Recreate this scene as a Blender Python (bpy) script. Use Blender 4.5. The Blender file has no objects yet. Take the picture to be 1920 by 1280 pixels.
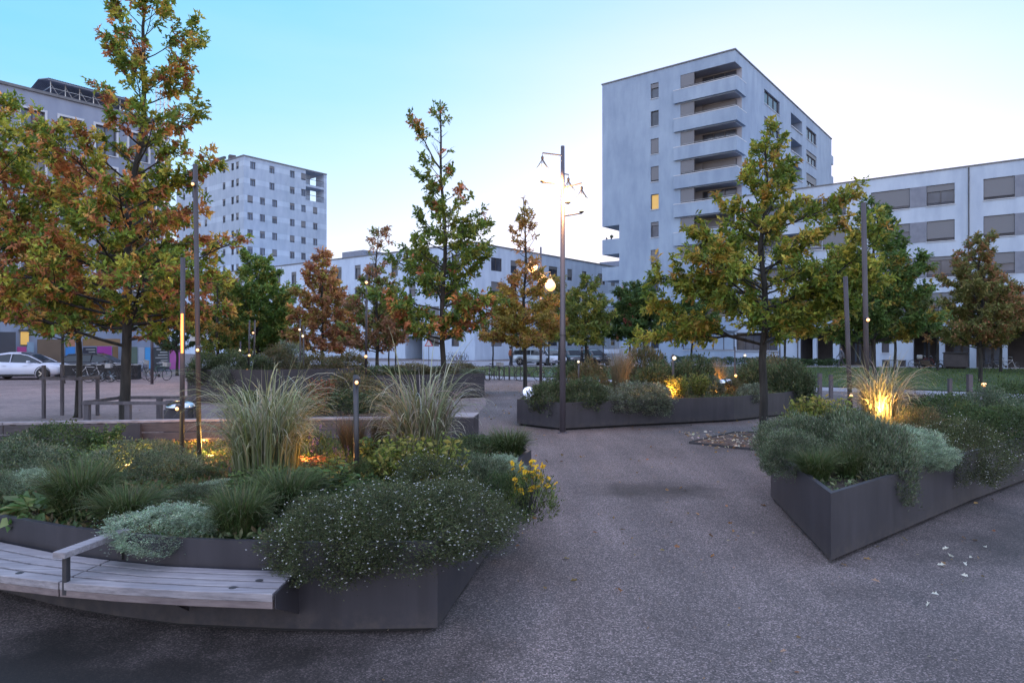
import bpy, math, random
import numpy as np
from mathutils import Vector, Matrix
random.seed(7)
RNG = np.random.default_rng(11)
C = bpy.context.scene.collection
F = 1280.0; HC = 2.2
A_ = (-0.786, 0.618); B_ = (0.618, 0.786)

def px(u, Y): return (u - 960) / F * Y
def gz(v, Y): return HC + (640 - v) / F * Y
def ground(u, v):
    Y = HC * F / (v - 640); return (px(u, Y), Y)

# ---------------------------------------------------------------- materials
MATS = {}
def nmat(name):
    m = bpy.data.materials.new(name); m.use_nodes = True
    return m, m.node_tree, m.node_tree.nodes, m.node_tree.links, m.node_tree.nodes['Principled BSDF']
def rgba(c): return (c[0], c[1], c[2], 1)
def mix_col(nt, fac, c1, c2):
    n = nt.nodes.new('ShaderNodeMix'); n.data_type = 'RGBA'
    if fac is not None: nt.links.new(fac, n.inputs[0])
    for i, c in ((6, c1), (7, c2)):
        if isinstance(c, tuple): n.inputs[i].default_value = rgba(c)
        else: nt.links.new(c, n.inputs[i])
    return n.outputs[2]
def noise(nt, scale, detail=4, coord='Object', rough=0.55, stretch=None):
    tc = nt.nodes.new('ShaderNodeTexCoord'); n = nt.nodes.new('ShaderNodeTexNoise')
    n.inputs['Scale'].default_value = scale; n.inputs['Detail'].default_value = detail; n.inputs['Roughness'].default_value = rough
    src = tc.outputs[coord]
    if stretch:
        mp = nt.nodes.new('ShaderNodeMapping'); mp.inputs['Scale'].default_value = stretch
        nt.links.new(src, mp.inputs[0]); src = mp.outputs[0]
    nt.links.new(src, n.inputs['Vector'])
    return n.outputs['Fac']
def ramp(nt, fac, stops):
    r = nt.nodes.new('ShaderNodeValToRGB'); nt.links.new(fac, r.inputs[0])
    e = r.color_ramp.elements
    while len(e) < len(stops): e.new(0.5)
    for i, (p, c) in enumerate(stops): e[i].position = p; e[i].color = rgba(c)
    return r.outputs[0]
def bump(nt, bsdf, h, strength, dist=0.01):
    b = nt.nodes.new('ShaderNodeBump'); b.inputs['Strength'].default_value = strength; b.inputs['Distance'].default_value = dist
    nt.links.new(h, b.inputs['Height']); nt.links.new(b.outputs[0], bsdf.inputs['Normal'])

def noisy(name, c1, c2, scale=4, rough=0.6, metal=0.0, bmp=0.0, detail=5, stretch=None, lo=.35, hi=.65, bs=None, fine=None):
    m, nt, N, L, b = nmat(name)
    f = noise(nt, scale, detail, stretch=stretch)
    col = ramp(nt, f, [(lo, c1), (hi, c2)])
    if fine:
        f2 = noise(nt, fine[0], 3); k = ramp(nt, f2, [(.3, (1 - fine[1],) * 3), (.7, (1 + fine[1],) * 3)])
        mm = nt.nodes.new('ShaderNodeMix'); mm.data_type = 'RGBA'; mm.blend_type = 'MULTIPLY'; mm.inputs[0].default_value = 1
        L.new(col, mm.inputs[6]); L.new(k, mm.inputs[7]); col = mm.outputs[2]
    L.new(col, b.inputs['Base Color'])
    b.inputs['Roughness'].default_value = rough; b.inputs['Metallic'].default_value = metal
    if bmp: bump(nt, b, noise(nt, bs or scale * 8, 4), bmp)
    MATS[name] = m; return m
def flat(name, c, rough=0.5, metal=0.0, emit=None, es=0):
    m, nt, N, L, b = nmat(name)
    b.inputs['Base Color'].default_value = rgba(c); b.inputs['Roughness'].default_value = rough; b.inputs['Metallic'].default_value = metal
    if emit:
        b.inputs['Emission Color'].default_value = rgba(emit); b.inputs['Emission Strength'].default_value = es
    MATS[name] = m; return m
def leafmat(name, trans=0.35, rough=0.55):
    m, nt, N, L, b = nmat(name)
    at = N.new('ShaderNodeAttribute'); at.attribute_name = 'Col'
    L.new(at.outputs['Color'], b.inputs['Base Color'])
    b.inputs['Roughness'].default_value = rough; b.inputs['Specular IOR Level'].default_value = 0.35
    t = N.new('ShaderNodeBsdfTranslucent'); L.new(at.outputs['Color'], t.inputs['Color'])
    mx = N.new('ShaderNodeMixShader'); mx.inputs[0].default_value = trans
    L.new(b.outputs[0], mx.inputs[1]); L.new(t.outputs[0], mx.inputs[2])
    L.new(mx.outputs[0], N['Material Output'].inputs['Surface'])
    MATS[name] = m; return m

leafmat('leaf', .4); leafmat('grassblade', .3, .6); leafmat('petal', .25, .6)
noisy('bark', (.016, .015, .013), (.046, .042, .037), 9, .9, bmp=.8, stretch=(1, 1, .2))
noisy('planter', (.031, .029, .036), (.043, .039, .048), 1.3, .42, .0, bmp=.05, bs=60, fine=(5, .16))
noisy('plinth', (.012, .012, .014), (.02, .02, .022), 4, .8)
noisy('soil', (.025, .018, .013), (.075, .055, .042), 22, .95, bmp=.9)
noisy('mulch', (.06, .035, .028), (.17, .12, .10), 26, .95, bmp=1)
noisy('darksteel', (.042, .042, .048), (.065, .062, .066), 6, .45, .3)
noisy('polesteel', (.075, .068, .080), (.11, .10, .115), 3, .4, .2, stretch=(1, 1, .3))
noisy('corten', (.048, .043, .048), (.080, .070, .075), 5, .6, .2, stretch=(1, 1, .3))
noisy('stake', (.075, .068, .075), (.125, .112, .12), 8, .8, stretch=(1, 1, .2))
def planter_mat():
    m, nt, N, L, b = nmat('planter')
    tc = N.new('ShaderNodeTexCoord'); sp = N.new('ShaderNodeSeparateXYZ'); L.new(tc.outputs['Object'], sp.inputs[0])
    base = ramp(nt, noise(nt, 1.6, 5), [(.3, (.031, .029, .035)), (.7, (.044, .041, .048))])
    st = ramp(nt, noise(nt, 7, 5, stretch=(1, 1, .12)), [(.35, (.86, .86, .87)), (.7, (1.22, 1.22, 1.22))])
    m1 = N.new('ShaderNodeMix'); m1.data_type = 'RGBA'; m1.blend_type = 'MULTIPLY'; m1.inputs[0].default_value = 1; L.new(base, m1.inputs[6]); L.new(st, m1.inputs[7])
    mr = N.new('ShaderNodeMapRange'); L.new(sp.outputs[2], mr.inputs['Value']); mr.inputs['From Min'].default_value = .05; mr.inputs['From Max'].default_value = .24; mr.inputs['To Min'].default_value = .75; mr.inputs['To Max'].default_value = 0
    sn = N.new('ShaderNodeMapRange'); L.new(noise(nt, 9, 6, rough=.7), sn.inputs['Value']); sn.inputs['From Min'].default_value = .4; sn.inputs['From Max'].default_value = .65
    mu = N.new('ShaderNodeMath'); mu.operation = 'MULTIPLY'; L.new(mr.outputs[0], mu.inputs[0]); L.new(sn.outputs[0], mu.inputs[1])
    m2 = N.new('ShaderNodeMix'); m2.data_type = 'RGBA'; L.new(mu.outputs[0], m2.inputs[0]); L.new(m1.outputs[2], m2.inputs[6]); m2.inputs[7].default_value = (.085, .072, .064, 1)
    sc = N.new('ShaderNodeMapRange'); L.new(noise(nt, 38, 2), sc.inputs['Value']); sc.inputs['From Min'].default_value = .74; sc.inputs['From Max'].default_value = .76
    m3 = N.new('ShaderNodeMix'); m3.data_type = 'RGBA'; L.new(sc.outputs[0], m3.inputs[0]); L.new(m2.outputs[2], m3.inputs[6]); m3.inputs[7].default_value = (.02, .018, .018, 1)
    L.new(m3.outputs[2], b.inputs['Base Color']); b.inputs['Roughness'].default_value = .45; bump(nt, b, noise(nt, 3, 2), .06)
    MATS['planter'] = m
planter_mat()
flat('chrome', (.6, .63, .68), .18, 1.0)
noisy('lawn', (.022, .045, .012), (.045, .075, .022), 3, .95, bmp=.8, fine=(40, .3))
noisy('pathmat', (.20, .20, .23), (.27, .27, .30), 1.2, .8, bmp=.2)
noisy('kerb', (.24, .24, .26), (.32, .32, .33), 2, .85)
noisy('rubber', (.012, .012, .013), (.025, .025, .026), 6, .8)
flat('glassdark', (.022, .026, .035), .08)
flat('carglass', (.02, .024, .03), .06)
flat('headlamp', (.55, .6, .65), .12)
flat('tail', (.25, .01, .01), .2)
def pane_mat(name, c, rough=.12):
    m, nt, N, L, b = nmat(name)
    f = noise(nt, .55, 2); L.new(ramp(nt, f, [(.35, c), (.7, tuple(x * 2.2 + .01 for x in c))]), b.inputs['Base Color'])
    b.inputs['Roughness'].default_value = rough; b.inputs['IOR'].default_value = 1.5
    MATS[name] = m
pane_mat('pane', (.03, .036, .05)); pane_mat('paneblue', (.06, .08, .12), .2)
flat('warmlit', (.3, .2, .08), .5, 0, (1, .60, .12), .03)
def blindmat():
    m, nt, N, L, b = nmat('blind')
    tc = N.new('ShaderNodeTexCoord'); w = N.new('ShaderNodeTexWave'); w.bands_direction = 'Z'; w.inputs['Scale'].default_value = 6
    L.new(tc.outputs['Object'], w.inputs['Vector'])
    L.new(ramp(nt, w.outputs['Fac'], [(0, (.115, .12, .135)), (1, (.175, .18, .20))]), b.inputs['Base Color']); b.inputs['Roughness'].default_value = .6
    MATS['blind'] = m
blindmat()
def plaster(name, c1, c2, band=None):
    m, nt, N, L, b = nmat(name)
    f = noise(nt, .28, 6, rough=.6, stretch=(1, 1, .8)); col = ramp(nt, f, [(.3, c1), (.7, c2)])
    f2 = noise(nt, 1.3, 5, stretch=(1, 1, .25)); st = ramp(nt, f2, [(.35, (.86, .87, .90)), (.6, (1, 1, 1))])
    mm = N.new('ShaderNodeMix'); mm.data_type = 'RGBA'; mm.blend_type = 'MULTIPLY'; mm.inputs[0].default_value = 1
    L.new(col, mm.inputs[6]); L.new(st, mm.inputs[7]); col = mm.outputs[2]
    if band:
        tc = N.new('ShaderNodeTexCoord'); sp = N.new('ShaderNodeSeparateXYZ'); L.new(tc.outputs['Object'], sp.inputs[0])
        a = N.new('ShaderNodeMath'); a.operation = 'MODULO'; L.new(sp.outputs[2], a.inputs[0]); a.inputs[1].default_value = band
        g = N.new('ShaderNodeMath'); g.operation = 'LESS_THAN'; L.new(a.outputs[0], g.inputs[0]); g.inputs[1].default_value = band * .3
        hi = N.new('ShaderNodeMix'); hi.data_type = 'RGBA'; hi.blend_type = 'MULTIPLY'; L.new(g.outputs[0], hi.inputs[0])
        L.new(col, hi.inputs[6]); hi.inputs[7].default_value = (1.18, 1.18, 1.16, 1); col = hi.outputs[2]
    L.new(col, b.inputs['Base Color']); b.inputs['Roughness'].default_value = .9
    bump(nt, b, noise(nt, 6, 4), .15)
    MATS[name] = m
plaster('plaster_tower', (.23, .30, .40), (.30, .38, .48)); plaster('plaster_low', (.37, .44, .54), (.46, .53, .63))
plaster('plaster_centre', (.44, .53, .66), (.52, .61, .74)); plaster('plaster_far', (.30, .37, .46), (.36, .43, .53), 2.92)
plaster('plaster_left', (.21, .25, .33), (.27, .31, .40))
noisy('coping', (.10, .105, .12), (.15, .155, .17), 2, .6)
noisy('greypanel', (.14, .155, .20), (.18, .195, .24), 2, .6)
noisy('sill', (.42, .45, .5), (.5, .53, .58), 3, .5)
noisy('frame', (.05, .05, .06), (.08, .08, .09), 5, .5)
noisy('rail', (.3, .32, .34), (.4, .42, .44), 4, .4, .4)
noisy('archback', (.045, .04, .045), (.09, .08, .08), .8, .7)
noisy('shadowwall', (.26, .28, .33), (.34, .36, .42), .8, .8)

def asphalt():
    m, nt, N, L, b = nmat('asphalt')
    tc = N.new('ShaderNodeTexCoord')
    big = noise(nt, .35, 6, rough=.6); base = ramp(nt, big, [(.3, (.086, .071, .067)), (.7, (.142, .119, .113))])
    sp = N.new('ShaderNodeTexVoronoi'); sp.inputs['Scale'].default_value = 100; L.new(tc.outputs['Object'], sp.inputs['Vector'])
    sc = N.new('ShaderNodeSeparateColor'); L.new(sp.outputs['Color'], sc.inputs[0])
    spk = ramp(nt, sc.outputs[0], [(0, (.22, .22, .24)), (.35, (.7, .7, .7)), (.75, (1.15, 1.12, 1.12)), (1, (3.0, 2.8, 2.9))])
    mm = N.new('ShaderNodeMix'); mm.data_type = 'RGBA'; mm.blend_type = 'MULTIPLY'; mm.inputs[0].default_value = .85
    L.new(base, mm.inputs[6]); L.new(spk, mm.inputs[7]); col = mm.outputs[2]
    # dark patches, the near-left pair shade painted into the ground colour: (x, y, rx, ry, strength)
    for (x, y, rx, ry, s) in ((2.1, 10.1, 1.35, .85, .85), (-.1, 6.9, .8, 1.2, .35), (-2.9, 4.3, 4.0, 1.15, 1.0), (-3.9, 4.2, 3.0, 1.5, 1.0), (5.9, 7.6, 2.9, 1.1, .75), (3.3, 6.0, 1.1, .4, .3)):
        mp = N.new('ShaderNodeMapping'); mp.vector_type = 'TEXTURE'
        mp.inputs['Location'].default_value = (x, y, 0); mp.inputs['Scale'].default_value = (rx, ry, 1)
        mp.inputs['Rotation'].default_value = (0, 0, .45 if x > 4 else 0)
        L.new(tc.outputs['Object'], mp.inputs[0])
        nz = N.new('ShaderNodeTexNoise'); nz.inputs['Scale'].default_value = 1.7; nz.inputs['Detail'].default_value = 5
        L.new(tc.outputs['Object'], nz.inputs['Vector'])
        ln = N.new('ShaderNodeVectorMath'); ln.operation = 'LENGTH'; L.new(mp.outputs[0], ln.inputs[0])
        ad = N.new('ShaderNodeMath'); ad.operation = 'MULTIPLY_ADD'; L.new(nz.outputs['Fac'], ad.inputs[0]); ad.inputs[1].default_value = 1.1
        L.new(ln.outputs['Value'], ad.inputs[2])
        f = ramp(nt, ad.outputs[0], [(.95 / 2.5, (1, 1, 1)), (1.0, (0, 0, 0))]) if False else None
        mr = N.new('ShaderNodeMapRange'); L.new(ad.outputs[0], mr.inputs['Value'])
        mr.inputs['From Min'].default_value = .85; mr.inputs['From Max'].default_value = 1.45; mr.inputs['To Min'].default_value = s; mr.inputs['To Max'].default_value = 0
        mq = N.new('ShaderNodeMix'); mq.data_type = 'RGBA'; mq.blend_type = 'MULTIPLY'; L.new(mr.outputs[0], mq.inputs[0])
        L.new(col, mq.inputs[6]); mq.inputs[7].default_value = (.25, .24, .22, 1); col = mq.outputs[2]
    L.new(col, b.inputs['Base Color']); b.inputs['Roughness'].default_value = .8
    bump(nt, b, sc.outputs[1], .5, .004)
    bw = N.new('ShaderNodeTexNoise'); bw.inputs['Scale'].default_value = .9; bw.inputs['Detail'].default_value = 3; bmp_ = N.new('ShaderNodeMapping'); bmp_.inputs['Rotation'].default_value = (0, 0, .35); bmp_.inputs['Scale'].default_value = (2.4, .35, 1); L.new(tc.outputs['Object'], bmp_.inputs[0]); L.new(bmp_.outputs[0], bw.inputs['Vector'])
    tk = ramp(nt, bw.outputs['Fac'], [(.32, (.84, .84, .85)), (.5, (1, 1, 1)), (.68, (1.2, 1.19, 1.19))]); m9 = N.new('ShaderNodeMix'); m9.data_type = 'RGBA'; m9.blend_type = 'MULTIPLY'; m9.inputs[0].default_value = 1; L.new(col, m9.inputs[6]); L.new(tk, m9.inputs[7]); L.new(m9.outputs[2], b.inputs['Base Color'])
    MATS['asphalt'] = m
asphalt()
def paving():
    m, nt, N, L, b = nmat('paving')
    tc = N.new('ShaderNodeTexCoord'); mp = N.new('ShaderNodeMapping'); mp.inputs['Rotation'].default_value = (0, 0, .6)
    L.new(tc.outputs['Object'], mp.inputs[0])
    br = N.new('ShaderNodeTexBrick'); L.new(mp.outputs[0], br.inputs['Vector']); br.inputs['Scale'].default_value = 2.2
    br.inputs['Color1'].default_value = (.19, .145, .14, 1); br.inputs['Color2'].default_value = (.25, .195, .185, 1); br.inputs['Mortar'].default_value = (.11, .095, .10, 1)
    br.inputs['Mortar Size'].default_value = .02
    f = noise(nt, .5, 5); k = ramp(nt, f, [(.3, (.8, .8, .8)), (.7, (1.25, 1.22, 1.2))])
    mm = N.new('ShaderNodeMix'); mm.data_type = 'RGBA'; mm.blend_type = 'MULTIPLY'; mm.inputs[0].default_value = 1
    L.new(br.outputs[0], mm.inputs[6]); L.new(k, mm.inputs[7]); L.new(mm.outputs[2], b.inputs['Base Color']); b.inputs['Roughness'].default_value = .85
    MATS['paving'] = m
paving()
def wood(name, c1, c2):
    m, nt, N, L, b = nmat(name)
    f = noise(nt, 3, 6, stretch=(.8, 14, 14), rough=.65); col = ramp(nt, f, [(.3, c1), (.7, c2)])
    f2 = noise(nt, 2.2, 3); k = ramp(nt, f2, [(.35, (.82, .82, .84)), (.65, (1.12, 1.1, 1.08))])
    mm = N.new('ShaderNodeMix'); mm.data_type = 'RGBA'; mm.blend_type = 'MULTIPLY'; mm.inputs[0].default_value = 1
    L.new(col, mm.inputs[6]); L.new(k, mm.inputs[7]); L.new(mm.outputs[2], b.inputs['Base Color'])
    b.inputs['Roughness'].default_value = .65; bump(nt, b, f, .3, .004)
    MATS[name] = m
wood('wood', (.17, .155, .165), (.34, .32, .34)); wood('woodside', (.13, .10, .10), (.22, .18, .175)); wood('wooddark', (.042, .038, .042), (.085, .076, .080))

# ---------------------------------------------------------------- mesh builder
class MB:
    def __init__(s): s.v = []; s.f = []
    def add(s, vs, fs):
        o = len(s.v); s.v += [tuple(p) for p in vs]; s.f += [tuple(i + o for i in f) for f in fs]; return s
    def box(s, c, d, rz=0, rx=0, ry=0):
        x, y, z = d[0] / 2, d[1] / 2, d[2] / 2
        R = Matrix.Rotation(rz, 3, 'Z') @ Matrix.Rotation(ry, 3, 'Y') @ Matrix.Rotation(rx, 3, 'X')
        vs = [R @ Vector((a, b, e)) + Vector(c) for a in (-x, x) for b in (-y, y) for e in (-z, z)]
        return s.add(vs, [(0, 1, 3, 2), (4, 6, 7, 5), (0, 4, 5, 1), (2, 3, 7, 6), (0, 2, 6, 4), (1, 5, 7, 3)])
    def bar(s, p, q, w, h=None):
        h = h or w; p = Vector(p); q = Vector(q); d = (q - p); L = d.length
        if L < 1e-6: return s
        R = d.to_track_quat('X', 'Z').to_matrix(); m = (p + q) / 2
        vs = [R @ Vector((a, b, e)) + m for a in (-L / 2, L / 2) for b in (-w / 2, w / 2) for e in (-h / 2, h / 2)]
        return s.add(vs, [(0, 1, 3, 2), (4, 6, 7, 5), (0, 4, 5, 1), (2, 3, 7, 6), (0, 2, 6, 4), (1, 5, 7, 3)])
    def tube(s, pts, r, n=8, cap=True):
        pts = [Vector(p) for p in pts]; k = len(pts); rs = r if hasattr(r, '__len__') else [r] * k
        o = len(s.v); up = Vector((0.13, .98, .11)); prev = None
        for i, p in enumerate(pts):
            t = (pts[min(i + 1, k - 1)] - pts[max(i - 1, 0)]).normalized()
            if prev is None:
                a = t.cross(up)
                if a.length < .05: a = t.cross(Vector((1, 0, 0)))
                a.normalize()
            else:
                a = (prev - t * prev.dot(t)); a.normalize()
            prev = a; b = t.cross(a)
            for j in range(n):
                w = 2 * math.pi * j / n; s.v.append(tuple(p + (a * math.cos(w) + b * math.sin(w)) * rs[i]))
        for i in range(k - 1):
            for j in range(n):
                j2 = (j + 1) % n; s.f.append((o + i * n + j, o + i * n + j2, o + (i + 1) * n + j2, o + (i + 1) * n + j))
        if cap:
            s.f.append(tuple(o + j for j in reversed(range(n)))); s.f.append(tuple(o + (k - 1) * n + j for j in range(n)))
        return s
    def lathe(s, prof, c=(0, 0, 0), n=20):
        o = len(s.v)
        for (r, z) in prof:
            for j in range(n):
                w = 2 * math.pi * j / n; s.v.append((c[0] + r * math.cos(w), c[1] + r * math.sin(w), c[2] + z))
        for i in range(len(prof) - 1):
            for j in range(n):
                j2 = (j + 1) % n; s.f.append((o + i * n + j, o + i * n + j2, o + (i + 1) * n + j2, o + (i + 1) * n + j))
        s.f.append(tuple(o + j for j in reversed(range(n)))); s.f.append(tuple(o + (len(prof) - 1) * n + j for j in range(n)))
        return s
    def prism(s, poly, z0, z1):
        n = len(poly); vs = [(p[0], p[1], z0) for p in poly] + [(p[0], p[1], z1) for p in poly]
        fs = [tuple(reversed(range(n))), tuple(range(n, 2 * n))] + [(i, (i + 1) % n, n + (i + 1) % n, n + i) for i in range(n)]
        return s.add(vs, fs)
    def build(s, name, mat, parent=None, smooth=False, bevel=0):
        me = bpy.data.meshes.new(name); me.from_pydata(s.v, [], s.f); me.update()
        me.materials.append(MATS[mat] if isinstance(mat, str) else mat)
        if smooth: me.polygons.foreach_set('use_smooth', [True] * len(me.polygons))
        o = bpy.data.objects.new(name, me); C.objects.link(o)
        if parent is not None: o.parent = parent
        if bevel:
            b = o.modifiers.new('b', 'BEVEL'); b.width = bevel; b.segments = 2; b.limit_method = 'ANGLE'
        return o

def empty(name, loc=(0, 0, 0), rz=0):
    o = bpy.data.objects.new(name, None); C.objects.link(o); o.location = loc; o.rotation_euler = (0, 0, rz)
    o.empty_display_size = .2; return o
def tag(o, label=None, cat=None, group=None, kind=None):
    if label: o['label'] = label
    if cat: o['category'] = cat
    if group: o['group'] = group
    if kind: o['kind'] = kind
    return o
def copy_tree(o, parent=None):
    c = o.copy(); C.objects.link(c); c.parent = parent
    for ch in list(o.children): copy_tree(ch, c)
    return c
def inset(poly, d):
    n = len(poly); out = []
    area = sum(poly[i][0] * poly[(i + 1) % n][1] - poly[(i + 1) % n][0] * poly[i][1] for i in range(n))
    sg = 1 if area > 0 else -1
    for i in range(n):
        p0, p1, p2 = Vector(poly[i - 1]), Vector(poly[i]), Vector(poly[(i + 1) % n])
        e1 = (p1 - p0).normalized(); e2 = (p2 - p1).normalized()
        n1 = Vector((-e1.y, e1.x)) * sg; n2 = Vector((-e2.y, e2.x)) * sg
        m = (n1 + n2); m = m / max(m.length, 1e-6); k = d / max(m.dot(n1), .35)
        out.append(tuple(p1 + m * k))
    return out
def ring(poly, z0, z1, t):
    ins = inset(poly, t); n = len(poly); mb = MB()
    vs = [(p[0], p[1], z) for z in (z0, z1) for p in poly] + [(p[0], p[1], z) for z in (z0, z1) for p in ins]
    fs = []
    for i in range(n):
        j = (i + 1) % n
        fs += [(i, j, n + j, n + i), (2 * n + i, 3 * n + i, 3 * n + j, 2 * n + j), (n + i, n + j, 3 * n + j, 3 * n + i), (i, 2 * n + i, 2 * n + j, j)]
    return mb.add(vs, fs)
def np_mesh(name, verts, faces_flat, face_sizes, mat, cols=None, parent=None, smooth=False):
    me = bpy.data.meshes.new(name)
    nv = len(verts); me.vertices.add(nv); me.vertices.foreach_set('co', np.asarray(verts, dtype=np.float32).ravel())
    me.loops.add(len(faces_flat)); me.loops.foreach_set('vertex_index', np.asarray(faces_flat, dtype=np.int32))
    fs = np.asarray(face_sizes, dtype=np.int32); st = np.concatenate(([0], np.cumsum(fs)[:-1])).astype(np.int32)
    me.polygons.add(len(fs)); me.polygons.foreach_set('loop_start', st); me.polygons.foreach_set('loop_total', fs)
    me.update(calc_edges=True); me.validate()
    if cols is not None:
        at = me.color_attributes.new('Col', 'FLOAT_COLOR', 'POINT')
        c4 = np.ones((nv, 4), dtype=np.float32); c4[:, :3] = cols; at.data.foreach_set('color', c4.ravel())
    me.materials.append(MATS[mat])
    return me
def obj_of(me, name, parent=None):
    o = bpy.data.objects.new(name, me); C.objects.link(o); o.parent = parent; return o

# ---------------------------------------------------------------- leaves
LEAFGAIN = np.array([2.1, 2.1, 1.7])
def leaf_mesh(name, P, D, size, aspect, cols, mat='leaf', lobed=False, droop=.0, fold=.25):
    """P,D: (n,3) base point and direction; size (n,); cols (n,3)"""
    P = np.asarray(P); D = np.asarray(D); n = len(P); cols = np.clip(np.asarray(cols) * LEAFGAIN, 0, .8)
    D = D / np.maximum(np.linalg.norm(D, axis=1, keepdims=True), 1e-6)
    rnd = RNG.normal(size=(n, 3)); rnd[:, 2] += 1.2
    X = np.cross(D, rnd); X /= np.maximum(np.linalg.norm(X, axis=1, keepdims=True), 1e-6)
    Nn = np.cross(X, D)
    if lobed:
        T = [(0, 0), (.22, .34), (.36, .16), (.58, .5), (.72, .2), (1, 0), (.72, -.2), (.58, -.5), (.36, -.16), (.22, -.34)]
        faces = [(0, 1, 2, 3, 4, 5), (5, 6, 7, 8, 9, 0)]
    else:
        T = [(0, 0), (.45, .5), (1, 0), (.45, -.5)]; faces = [(0, 1, 2), (2, 3, 0)]
    k = len(T); V = np.empty((n, k, 3)); sz = np.asarray(size)[:, None]
    for i, (t, w) in enumerate(T):
        V[:, i] = P + D * sz * t + X * sz * aspect * w + Nn * sz * (fold * abs(w) - droop * t * t)
    base = (np.arange(n) * k)[:, None]
    ff = np.concatenate([np.asarray(f) for f in faces])[None, :] + base
    sizes = np.tile([len(f) for f in faces], n)
    cc = np.repeat(np.asarray(cols)[:, None, :], k, axis=1).reshape(-1, 3)
    return np_mesh(name, V.reshape(-1, 3), ff.ravel(), sizes, mat, cc)
def pal(n, colors, weights=None, jitter=.25):
    colors = np.asarray(colors); w = np.ones(len(colors)) if weights is None else np.asarray(weights, float); w = w / w.sum()
    c = colors[RNG.choice(len(colors), n, p=w)]
    return np.clip(c * (1 + jitter * RNG.normal(size=(n, 1)).clip(-2, 2) * .8) * (1 + .08 * RNG.normal(size=(n, 3))), .004, .9)
def snoise(P, f, seed):
    r = np.random.default_rng(seed); s = 0
    for i in range(5):
        k = r.normal(size=3) * f * (1 + .5 * i); s = s + np.sin(P @ k + r.uniform(0, 6.28)) / (1 + .4 * i)
    return s / 2.2
def ribbons(name, base, tip_dir, length, width, cols_b, cols_t, arc=1.0, seg=7, mat='grassblade', pw=1.45):
    """grass blades: base (n,3), horizontal lean dir (n,2), length, arc (n,) bend"""
    n = len(base); t = np.linspace(0, 1, seg + 1); V = np.empty((n, (seg + 1) * 2, 3)); cc = np.empty((n, (seg + 1) * 2, 3))
    lean_hi = .22 if pw < 1.8 else .12
    az = np.arctan2(tip_dir[:, 1], tip_dir[:, 0]); side = np.stack([-np.sin(az), np.cos(az), np.zeros(n)], 1)
    side += RNG.normal(size=(n, 3)) * .35; side /= np.linalg.norm(side, axis=1, keepdims=True)
    arc = np.asarray(arc) * np.ones(n); lean0 = RNG.uniform(.02, lean_hi, n)
    x = np.zeros(n); z = np.zeros(n); ds = length / seg
    for i in range(seg + 1):
        th = lean0 + arc * (t[i] ** pw)
        c = base + np.stack([np.cos(az) * x, np.sin(az) * x, z], 1)
        w = (width * (1 - t[i] ** 2.2 * .9))[:, None]
        V[:, 2 * i] = c - side * w / 2; V[:, 2 * i + 1] = c + side * w / 2
        col = cols_b * (1 - t[i]) + cols_t * t[i]; cc[:, 2 * i] = col; cc[:, 2 * i + 1] = col
        x = x + np.sin(th) * ds; z = z + np.cos(th) * ds
    k = (seg + 1) * 2; quad = np.array([[2 * i, 2 * i + 1, 2 * i + 3, 2 * i + 2] for i in range(seg)]).ravel()
    ff = (quad[None] + (np.arange(n) * k)[:, None]).ravel()
    return np_mesh(name, V.reshape(-1, 3), ff, np.full(n * seg, 4), mat, cc.reshape(-1, 3))
# ---------------------------------------------------------------- setting
def sheet(name, poly, z, mat):
    mb = MB(); mb.add([(p[0], p[1], z) for p in poly], [tuple(range(len(poly)))])
    o = mb.build(name, mat); tag(o, kind='structure'); return o
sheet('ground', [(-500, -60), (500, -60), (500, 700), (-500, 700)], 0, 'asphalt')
sheet('paved_square', [(-40, 8), (-8.6, 8), (-8.6, 13), (-1.4, 13), (-.9, 24), (-1.5, 33), (-9, 41.2), (-30, 52), (-60, 40)], .004, 'paving')
def lineY(x): return 39.0 - (x - .8) * .66
sheet('footpath', [(-9, lineY(-9) - 0), (40, lineY(40)), (40, lineY(40) + 3.1), (-9, lineY(-9) + 3.1)], .008, 'pathmat')
lawn_poly = [(-5, lineY(-5) + 3.4), (42, lineY(42) + 3.4), (48, 50), (34, 55.8), (22, 57.5), (-2.5, 57.5)]
mb = MB(); mb.prism(lawn_poly, 0.01, .05); tag(mb.build('lawn', 'lawn'), kind='structure')
mb = MB(); mb.prism([(-2.5, 57.7), (22, 57.7), (34, 56.0), (48, 50.2), (48.2, 50.5), (34.1, 56.4), (22, 58.1), (-2.5, 58.1)], 0, .13); tag(mb.build('kerb', 'kerb'), kind='structure')
sheet('pavement', [(-30, 62.5), (-2, 58.3), (22, 58.3), (34, 56.6), (60, 50), (60, 76), (-30, 76)], .006, 'pathmat')

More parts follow.
